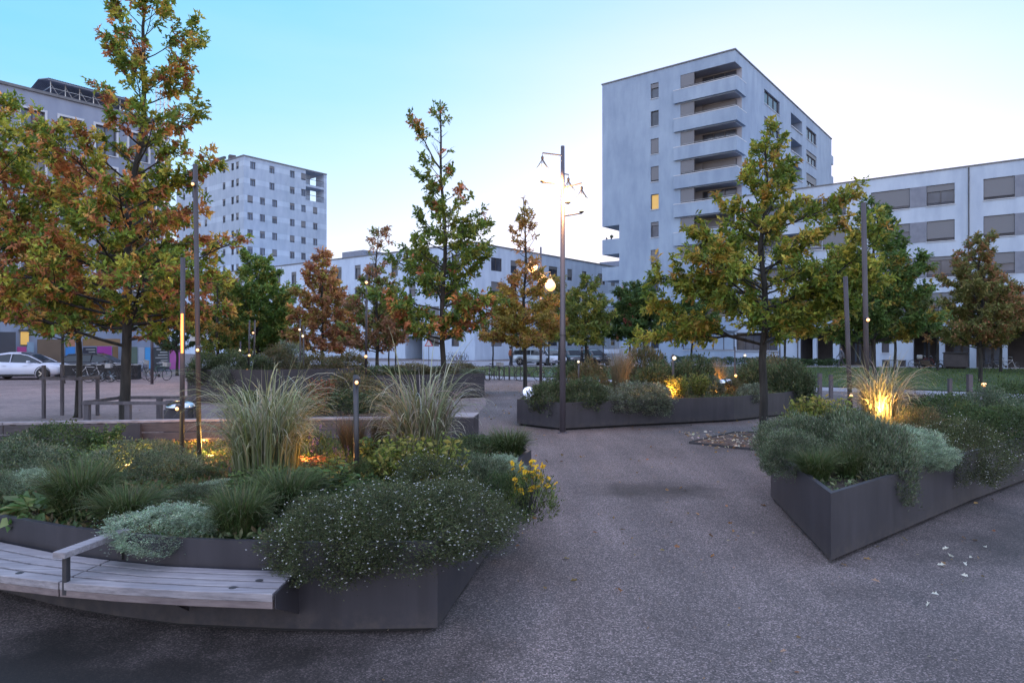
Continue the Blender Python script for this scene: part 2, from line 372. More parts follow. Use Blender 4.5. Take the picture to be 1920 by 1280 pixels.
def FACE(O, d, n):
    class Fc: pass
    f = Fc(); f.O = O; f.d = d; f.n = n
    f.s = lambda u: ((u - 960) / F * O[1] - O[0]) / (d[0] - (u - 960) / F * d[1])
    f.z = lambda s, v: HC + (640 - v) / F * (O[1] + s * d[1])
    f.P = lambda s, z, dep=0: (O[0] + s * d[0] - n[0] * dep, O[1] + s * d[1] - n[1] * dep, z)
    return f
def wallgrid(mb, f, s0, s1, z0, z1, holes, depth=.18, skip=()):
    ss = sorted(set([s0, s1] + [h[i] for h in holes for i in (0, 1)])); zz = sorted(set([z0, z1] + [h[i] for h in holes for i in (2, 3)]))
    ss = [a for a in ss if s0 - 1e-6 <= a <= s1 + 1e-6]; zz = [a for a in zz if z0 - 1e-6 <= a <= z1 + 1e-6]
    idx = {}
    def vid(s, z):
        k = (round(s, 4), round(z, 4))
        if k not in idx: idx[k] = len(mb.v); mb.v.append(f.P(s, z))
        return idx[k]
    for i in range(len(ss) - 1):
        for j in range(len(zz) - 1):
            cs, cz = (ss[i] + ss[i + 1]) / 2, (zz[j] + zz[j + 1]) / 2
            if any(h[0] < cs < h[1] and h[2] < cz < h[3] for h in holes): continue
            mb.f.append((vid(ss[i], zz[j]), vid(ss[i + 1], zz[j]), vid(ss[i + 1], zz[j + 1]), vid(ss[i], zz[j + 1])))
    for h in holes:
        dp = h[4] if len(h) > 4 else depth
        if dp <= 0: continue
        a, b, c, d = h[:4]
        q = [f.P(a, c), f.P(b, c), f.P(b, d), f.P(a, d), f.P(a, c, dp), f.P(b, c, dp), f.P(b, d, dp), f.P(a, d, dp)]
        mb.add(q, [(0, 1, 5, 4), (1, 2, 6, 5), (2, 3, 7, 6), (3, 0, 4, 7)])
def fbox(mb, f, s0, s1, z0, z1, d0, d1):
    """box on a facade; depths measured inwards (negative = proud of the wall)"""
    q = [f.P(s, z, d) for d in (d0, d1) for (s, z) in ((s0, z0), (s1, z0), (s1, z1), (s0, z1))]
    mb.add(q, [(0, 1, 2, 3), (7, 6, 5, 4), (0, 4, 5, 1), (1, 5, 6, 2), (2, 6, 7, 3), (3, 7, 4, 0)])
def attach(o, par):
    o.parent = par; o.matrix_parent_inverse = Matrix.Translation(-Vector(par.location)); return o
def window(bld, f, s0, s1, z0, z1, dep=.18, mull=1, blind=0.0, pane='pane', sill=True, lit=False, label=None):
    t = .06; mb = MB(); lo, hi = min(s0, s1), max(s0, s1)
    fbox(mb, f, lo, lo + t, z0, z1, dep - .08, dep + .04); fbox(mb, f, hi - t, hi, z0, z1, dep - .08, dep + .04)
    fbox(mb, f, lo + t, hi - t, z0, z0 + t, dep - .08, dep + .04); fbox(mb, f, lo + t, hi - t, z1 - t, z1, dep - .08, dep + .04)
    for i in range(1, mull):
        c = lo + (hi - lo) * i / mull; fbox(mb, f, c - t / 2, c + t / 2, z0 + t, z1 - t, dep - .075, dep + .035)
    w = attach(mb.build('window', 'frame'), bld)
    if label: w['label'] = label
    p = MB(); fbox(p, f, lo + .03, hi - .03, z0 + .03, z1 - .03, dep, dep + .02); attach_sub(p.build('pane', 'warmlit' if lit else pane), w, bld)
    if blind > .01:
        b = MB(); fbox(b, f, lo + .03, hi - .03, z1 - .05 - (z1 - z0 - .08) * blind, z1 - .05, dep - .12, dep - .085); attach_sub(b.build('blind', 'blind'), w, bld)
    if sill:
        b = MB(); fbox(b, f, lo - .04, hi + .04, z0 - .06, z0 - .003, -.07, dep - .085); attach_sub(b.build('sill', 'sill'), w, bld)
    return w
def attach_sub(o, par, bld):
    o.parent = par; o.matrix_parent_inverse = (Matrix.Translation(Vector(bld.location)) @ par.matrix_parent_inverse).inverted() if False else Matrix.Translation(-Vector(bld.location)) @ Matrix.Identity(4)
    # par itself sits at the building's origin in world space with identity local matrix: world = T(loc) T(-loc) = I
    o.matrix_parent_inverse = Matrix.Identity(4); return o
def rectroof(mb, f, s0, s1, z, back):
    mb.add([f.P(s0, z, 0), f.P(s1, z, 0), f.P(s1, z, back), f.P(s0, z, back)], [(0, 1, 2, 3)])

# ---- tall tower
Yc = 66.5; TC = (0.3266 * Yc, Yc)
fa = FACE(TC, A_, (-B_[0], -B_[1])); fb = FACE(TC, B_, (-A_[0], -A_[1]))
TW = 14.9; TT = 30.6; TBW = 37.6; ST = 2.92
tower = empty('tower_block', (TC[0], TC[1], 0))
tag(tower, 'tall ten-storey grey-white residential tower with stacked corner balconies, right of the tall lamp', 'building')
S1 = fa.s(1276); Sb = 1.9
lev = [26.6 - ST * k for k in range(9)]   # underside of each parapet
loggias = [(0, S1, z + 1.3, z + ST - .1) for z in lev]; loggias[0] = (0, S1, 27.9, 29.45)
sn = fa.s(1161)
holes = [(h[0], h[1], h[2], h[3], 0) for h in loggias] 
wcol = (fa.s(1235), fa.s(1220)); wz = [27.75 - ST * k for k in range(10)]
wh = 1.6
wcol = (min(wcol), max(wcol))
holes += [(wcol[0], wcol[1], z, z + wh) for z in wz]
# solid wall strips below openings are hidden behind the protruding parapets
g0, g1 = fa.s(1458), fa.s(1281)
notch = [(sn, TW, 0.9, 14.9, 0)]
mb = MB(); wallgrid(mb, fa, 0, TW, 0, TT, holes + notch, .2)
bholes = [(0, Sb, h[2], h[3], 0) for h in loggias]
rz = [27.8 - ST * k for k in range(5)]
rw = [(fb.s(1433), fb.s(1462)), (fb.s(1512), fb.s(1531))]; rl = (fb.s(1483), fb.s(1504))
for z in rz:
    for w in rw: bholes.append((w[0], w[1], z, z + 1.55))
    bholes.append((rl[0], rl[1], z - .1, z + 1.55, 1.4))
wallgrid(mb, fb, 0, TBW, 0, TT, bholes, .2)
for z in rz:   # loggia back walls on the flank
    fbox(mb, fb, rl[0], rl[1], z - .1, z + 1.55, 1.4, 1.5)
# back and left return walls, roof
mb.add([fa.P(TW, 0, .0), fa.P(TW, 0, 12), fa.P(TW, TT, 12), fa.P(TW, TT, 0), fa.P(TW, 14.9, 0), fa.P(TW, 14.9, 12)], [(4, 5, 2, 3)])
mb.add([fa.P(sn, .9, 0), fa.P(sn, .9, 12), fa.P(sn, 14.9, 12), fa.P(sn, 14.9, 0)], [(0, 1, 2, 3)])
mb.add([fa.P(sn, 14.9, 0), fa.P(TW, 14.9, 0), fa.P(TW, 14.9, 12), fa.P(sn, 14.9, 12)], [(0, 1, 2, 3)])
mb.add([fa.P(0, TT, 0), fa.P(TW, TT, 0), fa.P(TW, TT, TBW), fa.P(0, TT, TBW)], [(0, 1, 2, 3)])
mb.add([fb.P(TBW, 0, 0), fb.P(TBW, 0, TW), fb.P(TBW, TT, TW), fb.P(TBW, TT, 0)], [(0, 1, 2, 3)])
mb.add([fa.P(TW, 14.9, 12), fa.P(TW, TT, 12), fa.P(TW, TT, TBW), fa.P(TW, 14.9, TBW)], [(0, 1, 2, 3)])
attach(mb.build('wall', 'plaster_tower'), tower)
mb = MB(); fbox(mb, fa, -.1, TW + .08, TT, TT + .12, -.09, .3); fbox(mb, fb, .32, TBW + .05, TT, TT + .12, -.09, .3)
attach(mb.build('roof_edge', 'coping'), tower)
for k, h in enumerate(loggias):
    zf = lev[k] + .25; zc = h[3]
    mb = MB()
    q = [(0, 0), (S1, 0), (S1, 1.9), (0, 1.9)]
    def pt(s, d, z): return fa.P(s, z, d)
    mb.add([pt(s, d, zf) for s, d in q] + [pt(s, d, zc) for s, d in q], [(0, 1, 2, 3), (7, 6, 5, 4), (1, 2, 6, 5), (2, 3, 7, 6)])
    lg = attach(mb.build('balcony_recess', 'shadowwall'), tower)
    mb = MB(); prot = .28; se = fa.s(1265)
    fbox(mb, fa, -prot, se, lev[k], lev[k] + 1.3, -prot, -.01 if False else .0)
    q = [fb.P(s, z, d) for d in (-prot, 0) for (s, z) in ((0.0, lev[k]), (Sb + .5, lev[k]), (Sb + .5, lev[k] + 1.3), (0.0, lev[k] + 1.3))]
    mb.add(q, [(0, 1, 2, 3), (7, 6, 5, 4), (0, 4, 5, 1), (1, 5, 6, 2), (2, 6, 7, 3), (3, 7, 4, 0)])
    attach(mb.build('balcony_parapet', 'plaster_tower'), tower)
    mb = MB(); fbox(mb, fa, -prot - .02, se + .02, lev[k] + 1.3, lev[k] + 1.37, -prot - .02, -prot + .2); fbox(mb, fb, -.05, Sb + .52, lev[k] + 1.3, lev[k] + 1.37, -prot - .02, -prot + .2)
    attach(mb.build('parapet_cap', 'sill'), tower)
    mb = MB(); zr = lev[k] + 1.55
    mb.tube([fa.P(se * .9, zr, -.1), fa.P(-.05, zr, -.1), fb.P(Sb, zr, -.1)], .022, 6); attach(mb.build('handrail', 'rail'), tower)
    # glazed bay flush with the wall and windows at the back of the recess
    sgl = (fa.s(1302), fa.s(1276)); z0 = lev[k] + 1.32
    window(tower, fa, sgl[0], sgl[1] - .02, z0, zc - .01, .1, 1, .95 if k % 3 else .8, sill=False)
    window(tower, fa, .5, sgl[0] - .15, zf + .02, zc - .15, 1.78, 3, .4 if k % 2 else 0, sill=False)
for i, z in enumerate(wz):
    window(tower, fa, wcol[0], wcol[1], z, z + wh, .2, 1, (.3, .0, .95, .9, 0, .2, .85, .3, .1, .5)[i], lit=(i == 4), label='warmly lit narrow window' if i == 4 else None)
for i, z in enumerate(rz):
    for w in rw: window(tower, fb, w[0], w[1], z, z + 1.55, .2, 3, .3 * (i % 3))
    window(tower, fb, rl[0] + .1, rl[1] - .1, z, z + 1.4, 1.3, 2, .2, sill=False)
    mb = MB(); fbox(mb, fb, rl[0] - .05, rl[1] + .05, z - .1, z - .02, -.12, .1); attach(mb.build('balcony_ledge', 'sill'), tower)
# balconies at the cut-out left corner
for i, (va, vb) in enumerate(((450, 478), (502, 527), (551, 575))):
    za, zb = fa.z(TW, va), fa.z(TW, vb); mb = MB()
    fbox(mb, fa, sn, TW, zb, zb + .25, 0, 3.5); fbox(mb, fa, sn, TW, zb + .25, za, 0, .15); fbox(mb, fa, TW - .15, TW, zb + .25, za, .15, 3.5)
    attach(mb.build('corner_balcony', 'plaster_tower'), tower)
zb = fa.z(TW, 478) + 1.5
for j, (ds, r) in enumerate(((.5, .16), (1.1, .22))):
    z1 = fa.z(TW, 450); p = fa.P(TW - ds, z1, .12); mb = MB()
    mb.lathe([(.06, 0), (.1, .02), (.13, .2), (.12, .22)], (p[0], p[1], z1), 10)
    o = mb.build('flower_pot', 'frame'); tag(o, ('small round pot on the upper left balcony of the tower', 'second pot with upright plant on the upper left balcony of the tower')[j], 'pot')
    if j:
        n = 60; D = RNG.normal(size=(n, 3)); D[:, 2] = abs(D[:, 2]) + .5
        P0 = np.array([p[0], p[1], z1 + .2]) + RNG.uniform(-.05, .05, (n, 3))
        attach(obj_of(leaf_mesh('foliage', P0, D, RNG.uniform(.15, .4, n), .25, pal(n, [(.03, .06, .02)])), 'foliage'), o) if False else obj_of(leaf_mesh('foliage', P0, D, RNG.uniform(.15, .4, n), .25, pal(n, [(.03, .06, .02)])), 'foliage', o)
mb = MB(); fbox(mb, fa, sn, TW, .0, 1.35, 0, .2); attach(mb.build('plinth_wall', 'plaster_low'), tower)
for z in (24.3, 27.2, 21.4, 18.4):
    mb = MB(); fbox(mb, fb, TBW, TBW + 1.1, z, z + 1.2, .0, 3); attach(mb.build('rear_balcony', 'plaster_tower'), tower)
# long ground floor window, partly across the party wall
def long_window(bld, f, s0, s1, z0, z1, n, lab=None):
    return window(bld, f, s0, s1, z0, z1, .2, n, 0, sill=True, label=lab)

# ---- low wing to the right of the tower
DL = (-A_[0], -A_[1]); fl = FACE((TC[0] + DL[0] * .0, TC[1] + DL[1] * .0), DL, (-B_[0], -B_[1])); LT = 16.2; LE = 44
low = empty('apartment_wing', fl.P(20, 0)); low.location.z = 0
tag(low, 'long four-storey pale block with blinds and a ground floor arcade, running right from the tower', 'building')
cols = [(fl.s(1542), fl.s(1586), 2), (fl.s(1633), fl.s(1706), 2), (fl.s(1737), fl.s(1790), 2), (fl.s(1844), fl.s(1903), 2)]
c3 = cols[3]; per = c3[0] - cols[2][0]
cols.append((c3[1] + 2.0, c3[1] + 4.6, 2)); cols.append((c3[1] + 8, c3[1] + 11, 2)); cols.append((c3[1] + 12.6, c3[1] + 15, 2))
rows = [13.38, 10.43, 7.48, 4.53]; hh = 1.68
lholes = []; logg = (fl.s(1420), fl.s(1541))
for z in rows:
    for c in cols: lholes.append((c[0], c[1], z, z + hh))
    lholes.append((logg[0], logg[1], z, z + hh + .05, 1.6))
gz0, gz1 = 1.35, 3.05
gws = (fl.s(1380.5), fl.s(1458)); lholes.append((gws[0], gws[1], gz0, gz1))
ar0 = fl.s(1500); sw = (fl.s(1640), fl.s(1702)); sw2 = (fl.s(1653), fl.s(1667))
lholes += [(ar0, sw[0], 0, 3.2, .25), (sw[1], LE, 0, 3.2, .25), (sw2[0], sw2[1], 1.25, 2.45)]
mb = MB(); wallgrid(mb, fl, 0, LE, 0, LT, lholes, .2)
mb.add([fl.P(LE, 0, 0), fl.P(LE, LT, 0), fl.P(LE, LT, 12), fl.P(LE, 0, 12)], [(0, 1, 2, 3)])
rectroof(mb, fl, 0, LE, LT, 12)
for z in rows: fbox(mb, fl, logg[0], logg[1], z, z + hh + .05, 1.6, 1.7)
attach(mb.build('wall', 'plaster_low'), low)
mb = MB(); fbox(mb, fl, .12, LE + .1, LT, LT + .1, -.08, .35); attach(mb.build('roof_edge', 'coping'), low)
bl = [[.0, .95, .3, .9, .5, .9, .9], [.9, .4, .9, .9, .9, 0, .9], [.2, .9, .15, .5, .9, .3, 0], [0, .3, 1, .2, .9, .9, .9]]
for i, z in enumerate(rows):
    for j, c in enumerate(cols): window(low, fl, c[0], c[1], z, z + hh, .2, c[2], bl[i][j])
    window(low, fl, logg[0] + .2, logg[1] - .2, z + .02, z + hh - .02, 1.5, 4, .3 * (i % 2), pane='paneblue', sill=False)
    mb = MB(); fbox(mb, fl, logg[0], logg[1], z + .003, z + .06, -.12, .15); mb.tube([fl.P(logg[0], z + .35, .02), fl.P(logg[1], z + .35, .02)], .025, 6)
    attach(mb.build('balcony_rail', 'sill'), low)
    for (a, b) in ((cols[1][1], cols[2][0]), (cols[3][1], cols[4][0]), (cols[5][1], cols[6][0])):
        mb = MB(); fbox(mb, fl, a + .01, b - .01, z, z + hh, -.03, .02); attach(mb.build('wall_panel', 'greypanel'), low)
    for c in cols:   # slim rail across each opening
        mb = MB(); mb.tube([fl.P(c[0], z + .22, .03), fl.P(c[1], z + .22, .03)], .022, 5); mb.tube([fl.P(c[0], z + .1, .03), fl.P(c[1], z + .1, .03)], .018, 5)
        attach(mb.build('window_rail', 'frame'), low)
window(low, fl, gws[0], gws[1], gz0, gz1, .2, 5, 0)
window(tower, fa, .05, fa.s(1281), gz0, gz1, -.02 + .04, 5, 0)
window(low, fl, sw2[0], sw2[1], 1.25, 2.45, .2, 1, 0)
mb = MB(); fbox(mb, fl, .01, fl.s(1462), gz0 - .1, gz0 - .065, -.12, -.01); attach(mb.build('ledge', 'greypanel'), low)
for u in (1462.5, 1496, 1816.5):
    mb = MB(); s = fl.s(u); mb.tube([fl.P(s, .1 if u < 1800 else 3.3, -.06), fl.P(s, 3.2 if u < 1500 else LT - .05, -.06)], .05, 6); attach(mb.build('downpipe', 'frame'), low)
# arcade
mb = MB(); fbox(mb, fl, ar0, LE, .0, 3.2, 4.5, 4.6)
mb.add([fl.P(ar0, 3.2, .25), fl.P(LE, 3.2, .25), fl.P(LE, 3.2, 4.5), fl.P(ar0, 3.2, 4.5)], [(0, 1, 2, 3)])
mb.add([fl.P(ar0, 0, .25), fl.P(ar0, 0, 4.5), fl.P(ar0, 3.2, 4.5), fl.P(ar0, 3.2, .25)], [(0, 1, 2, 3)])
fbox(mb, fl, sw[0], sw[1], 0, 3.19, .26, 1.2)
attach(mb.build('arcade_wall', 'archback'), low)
for i, (u0, u1) in enumerate(((1524, 1531), (1562, 1573), (1701, 1712), (1761, 1771), (1818, 1830), (1878, 1889))):
    mb = MB(); fbox(mb, fl, fl.s(u0), fl.s(u1), 0, 3.195, -.02, .45); attach(mb.build('column', 'plaster_low'), low)
for (u0, u1, lab) in ((1535, 1556, None), (1580, 1596, None), (1606, 1636, None), (1716, 1732, None), (1742, 1757, None), (1775, 1812, None), (1836, 1872, None)):
    mb = MB(); s0, s1 = fl.s(u0), fl.s(u1); fbox(mb, fl, s0, s1, .05, 2.7, 4.44, 4.5)
    d = attach(mb.build('door', 'frame'), low)
    for q in range(2):
        p = MB(); w = (s1 - s0) / 2; fbox(p, fl, s0 + q * w + .1, s0 + (q + 1) * w - .1, .3, 2.5, 4.41, 4.435); attach_sub(p.build('pane', 'paneblue'), d, low)

# ---- central block
Ym = 80.0; MC = (px(890, Ym), Ym); f1 = FACE(MC, A_, (-B_[0], -B_[1])); f2 = FACE(MC, B_, (-A_[0], -A_[1])); MT = 13.7
mid = empty('long_block', (MC[0], MC[1], 0)); tag(mid, 'long low pale blue-white apartment block behind the middle trees, its corner above the oak', 'building')
h1 = []; W1 = []; zr4 = [10.75, 7.85, 4.95, 1.6]
L1 = 80; s = 2.5; k = 0
while s < L1 - 3:
    for i, z in enumerate(zr4): W1.append((s, s + 1.25 + .9 * (k % 3 == 1), z - .1 * (i == 0), z + 1.55 + (.3 if i == 0 else 0)))
    s += 3.3 + .8 * (k % 2); k += 1
h1 = list(W1); ent = (f1.s(792), f1.s(760)); 
h1 = [w for w in h1 if not (w[2] < 2 and w[1] > min(ent) - .3 and w[0] < max(ent) + .3)]; W1 = list(h1)
h1.append((min(ent), max(ent), 0, 2.9, 5))
mb = MB(); wallgrid(mb, f1, 0, L1, 0, MT, h1, .2)
h2 = []; L2 = 52; s = 3.0; k = 0
while s < L2 - 3:
    for i, z in enumerate(zr4): h2.append((s, s + 1.3 + .8 * (k % 3 == 0), z, z + 1.6))
    s += 3.8 + .7 * (k % 2); k += 1
wallgrid(mb, f2, 0, L2, 0, MT, h2, .2)
mb.add([f1.P(0, MT, 0), f1.P(L1, MT, 0), f1.P(L1, MT, 12), f1.P(0, MT, 12)], [(0, 1, 2, 3)])
mb.add([f2.P(12, MT, 0), f2.P(L2, MT, 0), f2.P(L2, MT, 12), f2.P(12, MT, 12)], [(0, 1, 2, 3)])
mb.add([f1.P(L1, 0, 0), f1.P(L1, MT, 0), f1.P(L1, MT, 12), f1.P(L1, 0, 12)], [(0, 1, 2, 3)])
fbox(mb, f1, min(ent), max(ent), 0, 2.9, 5, 5.1)
attach(mb.build('wall', 'plaster_centre'), mid)
mb = MB(); fbox(mb, f1, -.08, L1, MT, MT + .14, -.1, .3); fbox(mb, f2, .32, L2, MT, MT + .14, -.1, .3); attach(mb.build('roof_edge', 'coping'), mid)
mb = MB(); fbox(mb, f2, 40, 50, MT + .145, MT + 1.9, 2, 7); attach(mb.build('roof_hut', 'greypanel'), mid)
mb = MB(); fbox(mb, f1, f1.s(660), f1.s(620), MT + .01, MT + 1.3, 2, 6); attach(mb.build('roof_hut', 'greypanel'), mid)
for i, w in enumerate(W1):
    if len([1]) and w[0] < 60: window(mid, f1, w[0], w[1], w[2], w[3], .2, 2 if w[1] - w[0] > 1.6 else 1, (.0, .4, .9, .2)[i % 4], sill=False)
for i, w in enumerate(h2): window(mid, f2, w[0], w[1], w[2], w[3], .2, 2 if w[1] - w[0] > 1.6 else 1, (.0, .7, .2, 1, .4)[i % 5], sill=False)

# ---- left distant tower
Yt = 116.0; C3 = (px(457, Yt), Yt); f3 = FACE(C3, A_, (-B_[0], -B_[1])); f4 = FACE(C3, B_, (-A_[0], -A_[1])); T3 = 33.7
far = empty('distant_tower', (C3[0], C3[1], 0)); tag(far, 'distant ten-storey grey tower with rows of small square windows, left of centre', 'building')
LA, LB = f3.s(331), f4.s(612.5)
h3 = []; h4 = []; l4 = []
for k in range(9):
    z = f4.z(f4.s(500), 323 + 0) - 0 - k * 2.92
    for j, u in enumerate((469, 492, 515, 548, 569, 591)):
        if k < 2 and u in (469, 591): continue
        if k < 1 and u == 469: continue
        s = f4.s(u + (0 if k > 1 else -18 if j == 1 else -5 if j == 2 else 0)); h4.append((s - .5, s + .5, z, z + 1.25))
    if k < 2:
        s = f4.s(594); l4.append((s - 2.4, s + 1.6, z - .6, z + 1.9))
        h4.append((s - 2.4, s + 1.6, z - .6, z + 1.9, 2.5))
    for u in (345, 362, 386, 420, 436, 445):
        s = f3.s(u); h3.append((s - .45, s + .45, z, z + 1.25))
mb = MB(); wallgrid(mb, f3, 0, LA, 0, T3, h3, .2); wallgrid(mb, f4, 0, LB, 0, T3, h4, .25)
for a in l4: fbox(mb, f4, a[0], a[1] - 1.3, a[2], a[3], 2.5, 2.6)
mb.add([f3.P(0, T3, 0), f3.P(LA, T3, 0), f3.P(LA, T3, LB), f3.P(0, T3, LB)], [(0, 1, 2, 3)])
mb.add([f3.P(LA, 0, 0), f3.P(LA, T3, 0), f3.P(LA, T3, LB), f3.P(LA, 0, LB)], [(0, 1, 2, 3)])
attach(mb.build('wall', 'plaster_far'), far)
mb = MB(); fbox(mb, f3, -.1, LA, T3, T3 + .2, -.12, .4); fbox(mb, f4, .4, LB, T3, T3 + .2, -.12, .4); attach(mb.build('roof_edge', 'coping'), far)
for i, w in enumerate(h3): window(far, f3, w[0], w[1], w[2], w[3], .2, 1, (.2, 0, .6)[i % 3], sill=False)
for i, w in enumerate([x for x in h4 if len(x) == 4]): window(far, f4, w[0], w[1], w[2], w[3], .2, 2, (.0, .3, .0, .8, .15)[i % 5], pane='paneblue', sill=False)
for a in l4:
    mb = MB(); fbox(mb, f4, a[0], a[1], a[2] + 1.0, a[2] + 1.08, .02, .1); attach(mb.build('handrail', 'frame'), far)
mb = MB()
p0, p1, p2 = f3.P(f3.s(398), T3, 1), f3.P(f3.s(412), T3, 1), f3.P(f3.s(425), T3, 1)
mb.bar(p0, (p0[0], p0[1], T3 + 1.25), .35); mb.bar((p0[0], p0[1], T3 + 1.25), (p1[0], p1[1], T3 + 1.25), .4); mb.box((p2[0], p2[1], T3 + .6), (1.1, 1, 1.2), .6)
attach(mb.build('roof_vent', 'darksteel'), far)

# ---- left building
YL = 50.0; OL = (px(270, YL), YL); f5 = FACE(OL, (-B_[0], -B_[1]), (-A_[0], -A_[1]))
left = empty('corner_building', (OL[0], OL[1], 0)); tag(left, 'grey six-storey building with white-framed windows behind the big left oak', 'building')
sL0 = f5.s(318); sL1 = f5.s(-260); LTz = f5.z(f5.s(0), 157)
w0, w1 = f5.s(84), f5.s(39); wp = abs(f5.s(9) - w0) + 0; wW = abs(w1 - w0); per = wW + (f5.s(9) - w1)
h5 = []; zt = f5.z((w0 + w1) / 2, 206)
stt = w0 - per * 12
while stt < sL1 - wW:
    if stt > sL0 + .5:
        for k in range(5): h5.append((stt, stt + wW, zt - 2.0 - 2.88 * k, zt - 2.88 * k))
    stt += per
mb = MB(); wallgrid(mb, f5, sL0, sL1, 0, LTz, h5, .22)
mb.add([f5.P(sL0, LTz, 0), f5.P(sL1, LTz, 0), f5.P(sL1, LTz, 14), f5.P(sL0, LTz, 14)], [(0, 1, 2, 3)])
mb.add([f5.P(sL0, 0, 0), f5.P(sL0, LTz, 0), f5.P(sL0, LTz, 14), f5.P(sL0, 0, 14)], [(0, 1, 2, 3)])
attach(mb.build('wall', 'plaster_left'), left)
mb = MB(); fbox(mb, f5, sL0 - .1, sL1, LTz, LTz + .18, -.12, .4); attach(mb.build('roof_edge', 'coping'), left)
for i, w in enumerate(h5):
    window(left, f5, w[0], w[1], w[2], w[3], .22, 2, (.0, .9, .3, 0, .5)[i % 5], pane='paneblue')
    mb = MB(); t = .14
    fbox(mb, f5, w[0] - t, w[0], w[2] - .05, w[3] + t, -.05, .02); fbox(mb, f5, w[1], w[1] + t, w[2] - .05, w[3] + t, -.05, .02); fbox(mb, f5, w[0], w[1], w[3], w[3] + t, -.05, .02)
    attach(mb.build('window_surround', 'sill'), left)
# scaffold roof on top
sc = empty('scaffold', f5.P(f5.s(160), 0)); sc.location.z = LTz
tag(sc, 'steel scaffold with corrugated canopy on the roof of the grey building at left', 'scaffold')
SD = 1.5; qs = FACE(f5.P(0, 0, SD)[:2], f5.d, f5.n); a, b = qs.s(252), qs.s(98); Hs = gz(151, qs.P(b, 0)[1]) - LTz
for i in range(7):
    s = a + (b - a) * i / 6; mb = MB()
    for dd in (SD + .3, SD + 3.3): mb.tube([f5.P(s, LTz, dd), f5.P(s, LTz + Hs, dd)], .035, 5)
    for zz in (.5, 1.1, 1.7): mb.tube([f5.P(s, LTz + zz * Hs / 2.2, SD + .3), f5.P(s, LTz + zz * Hs / 2.2, SD + 3.3)], .025, 5)
    if i < 6:
        s2 = a + (b - a) * (i + 1) / 6
        for dd in (SD + .3, SD + 3.3):
            for zz in (.45, .9, 1.6): mb.tube([f5.P(s, LTz + zz * Hs / 2.2, dd), f5.P(s2, LTz + zz * Hs / 2.2, dd)], .025, 5)
            mb.tube([f5.P(s, LTz + .1, dd), f5.P(s2, LTz + Hs * .9, dd)], .022, 5)
    attach(mb.build('scaffold_bay', 'rail'), sc)
mb = MB(); n = 60
for i in range(n):
    s0_, s1_ = a - .3 + (b - a + .6) * i / n, a - .3 + (b - a + .6) * (i + 1) / n; sm = (s0_ + s1_) / 2
    for (d0, h0, d1, h1_) in ((SD - .2, 0, SD + 1.8, .4), (SD + 1.8, .4, SD + 3.8, 0)):
        mb.add([f5.P(s0_, LTz + Hs + h0, d0), f5.P(sm, LTz + Hs + h0 + .07, d0), f5.P(s1_, LTz + Hs + h0, d0), f5.P(s1_, LTz + Hs + h1_, d1), f5.P(sm, LTz + Hs + h1_ + .07, d1), f5.P(s0_, LTz + Hs + h1_, d1)], [(0, 1, 4, 5), (1, 2, 3, 4)])
fbox(mb, f5, a - .3, b + .3, LTz + Hs - .1, LTz + Hs - .02, SD - .2, SD - .12)
attach(mb.build('canopy', 'greypanel'), sc)
# hoist mast
hm = empty('hoist_mast', (px(304, 50.5), 50.5, 0)); tag(hm, 'slender lattice hoist mast standing behind the big oak at the end of the grey building', 'mast')
mb = MB(); zt2 = gz(165, 50.5)
for (dx, dy) in ((-.3, -.3), (.3, -.3), (.3, .3), (-.3, .3)): mb.tube([(dx, dy, 0), (dx, dy, zt2)], .04, 5)
z = .4; i = 0
while z < zt2 - .7:
    mb.tube([(-.3, -.3, z), (.3, -.3, z + .6)] if i % 2 else [(.3, -.3, z), (-.3, -.3, z + .6)], .022, 4); mb.tube([(.3, -.3, z), (.3, .3, z + .6)], .022, 4); mb.tube([(-.3, -.3, z), (.3, -.3, z)], .022, 4)
    z += .6; i += 1
mb.build('lattice', 'rail', hm)
# ---------------------------------------------------------------- planters
def planter(name, poly, H, label, soil=.62, seams=True):
    cx = sum(p[0] for p in poly) / len(poly); cy = sum(p[1] for p in poly) / len(poly)
    r = empty('planter', (cx, cy, 0)); tag(r, label, 'planter', 'dark metal planters of the square')
    q = [(p[0] - cx, p[1] - cy) for p in poly]
    ring(q, .055, H, .012).build('side_wall', 'planter', r)
    rim = ring(inset(q, .0125), H - .05, H - .004, .045); rim.build('rim', 'planter', r)
    MB().prism(inset(q, .09), 0, .055 + .02).build('plinth', 'plinth', r)
    ins = inset(q, .02); mb = MB(); mb.add([(p[0], p[1], soil) for p in ins], [tuple(range(len(ins)))]); mb.build('soil', 'soil', r)
    return r
P1 = [(-.56, 5.12), (-1.27, 5.09), (-1.7, 5.11), (-2.54, 5.2), (-3.14, 5.36), (-3.71, 5.56), (-4.42, 5.89), (-6.3, 6.9), (-8.6, 8.4), (-8.9, 10.2), (-1.25, 10.9), (-.1, 10.3), (.27, 9.5), (-.08, 7.9)]
planter('P1', P1, .70, 'large dark planter in the left foreground with a timber bench along its curved wall')
P2 = [(.13, 17.9), (1.25, 16.85), (3.0, 17.6), (6.1, 18.75), (8.1, 20.25), (9.45, 21.8), (9.3, 24.2), (6, 26), (2.5, 25.5), (.7, 22.5)]
planter('P2', P2, .69, 'long low dark planter behind the tall lamp post in the middle of the square')
P3 = [(3.13, 6.7), (6.2, 9.23), (7.95, 10.6), (11.5, 12.6), (14, 15), (13, 18), (9.5, 17), (5.7, 13.0), (4.45, 10.9), (3.6, 9.5)]
planter('P3', P3, .71, 'dark planter at right with its sharp corner pointing at the viewer')
P4a = [(-11.7, 24.6), (-8.4, 24.0), (-6.0, 25.6), (-6.2, 29), (-11, 30)]
planter('P4', P4a, 1.2, 'tall dark planter beside the litter bin at left, shrubs spilling over it', 1.1)
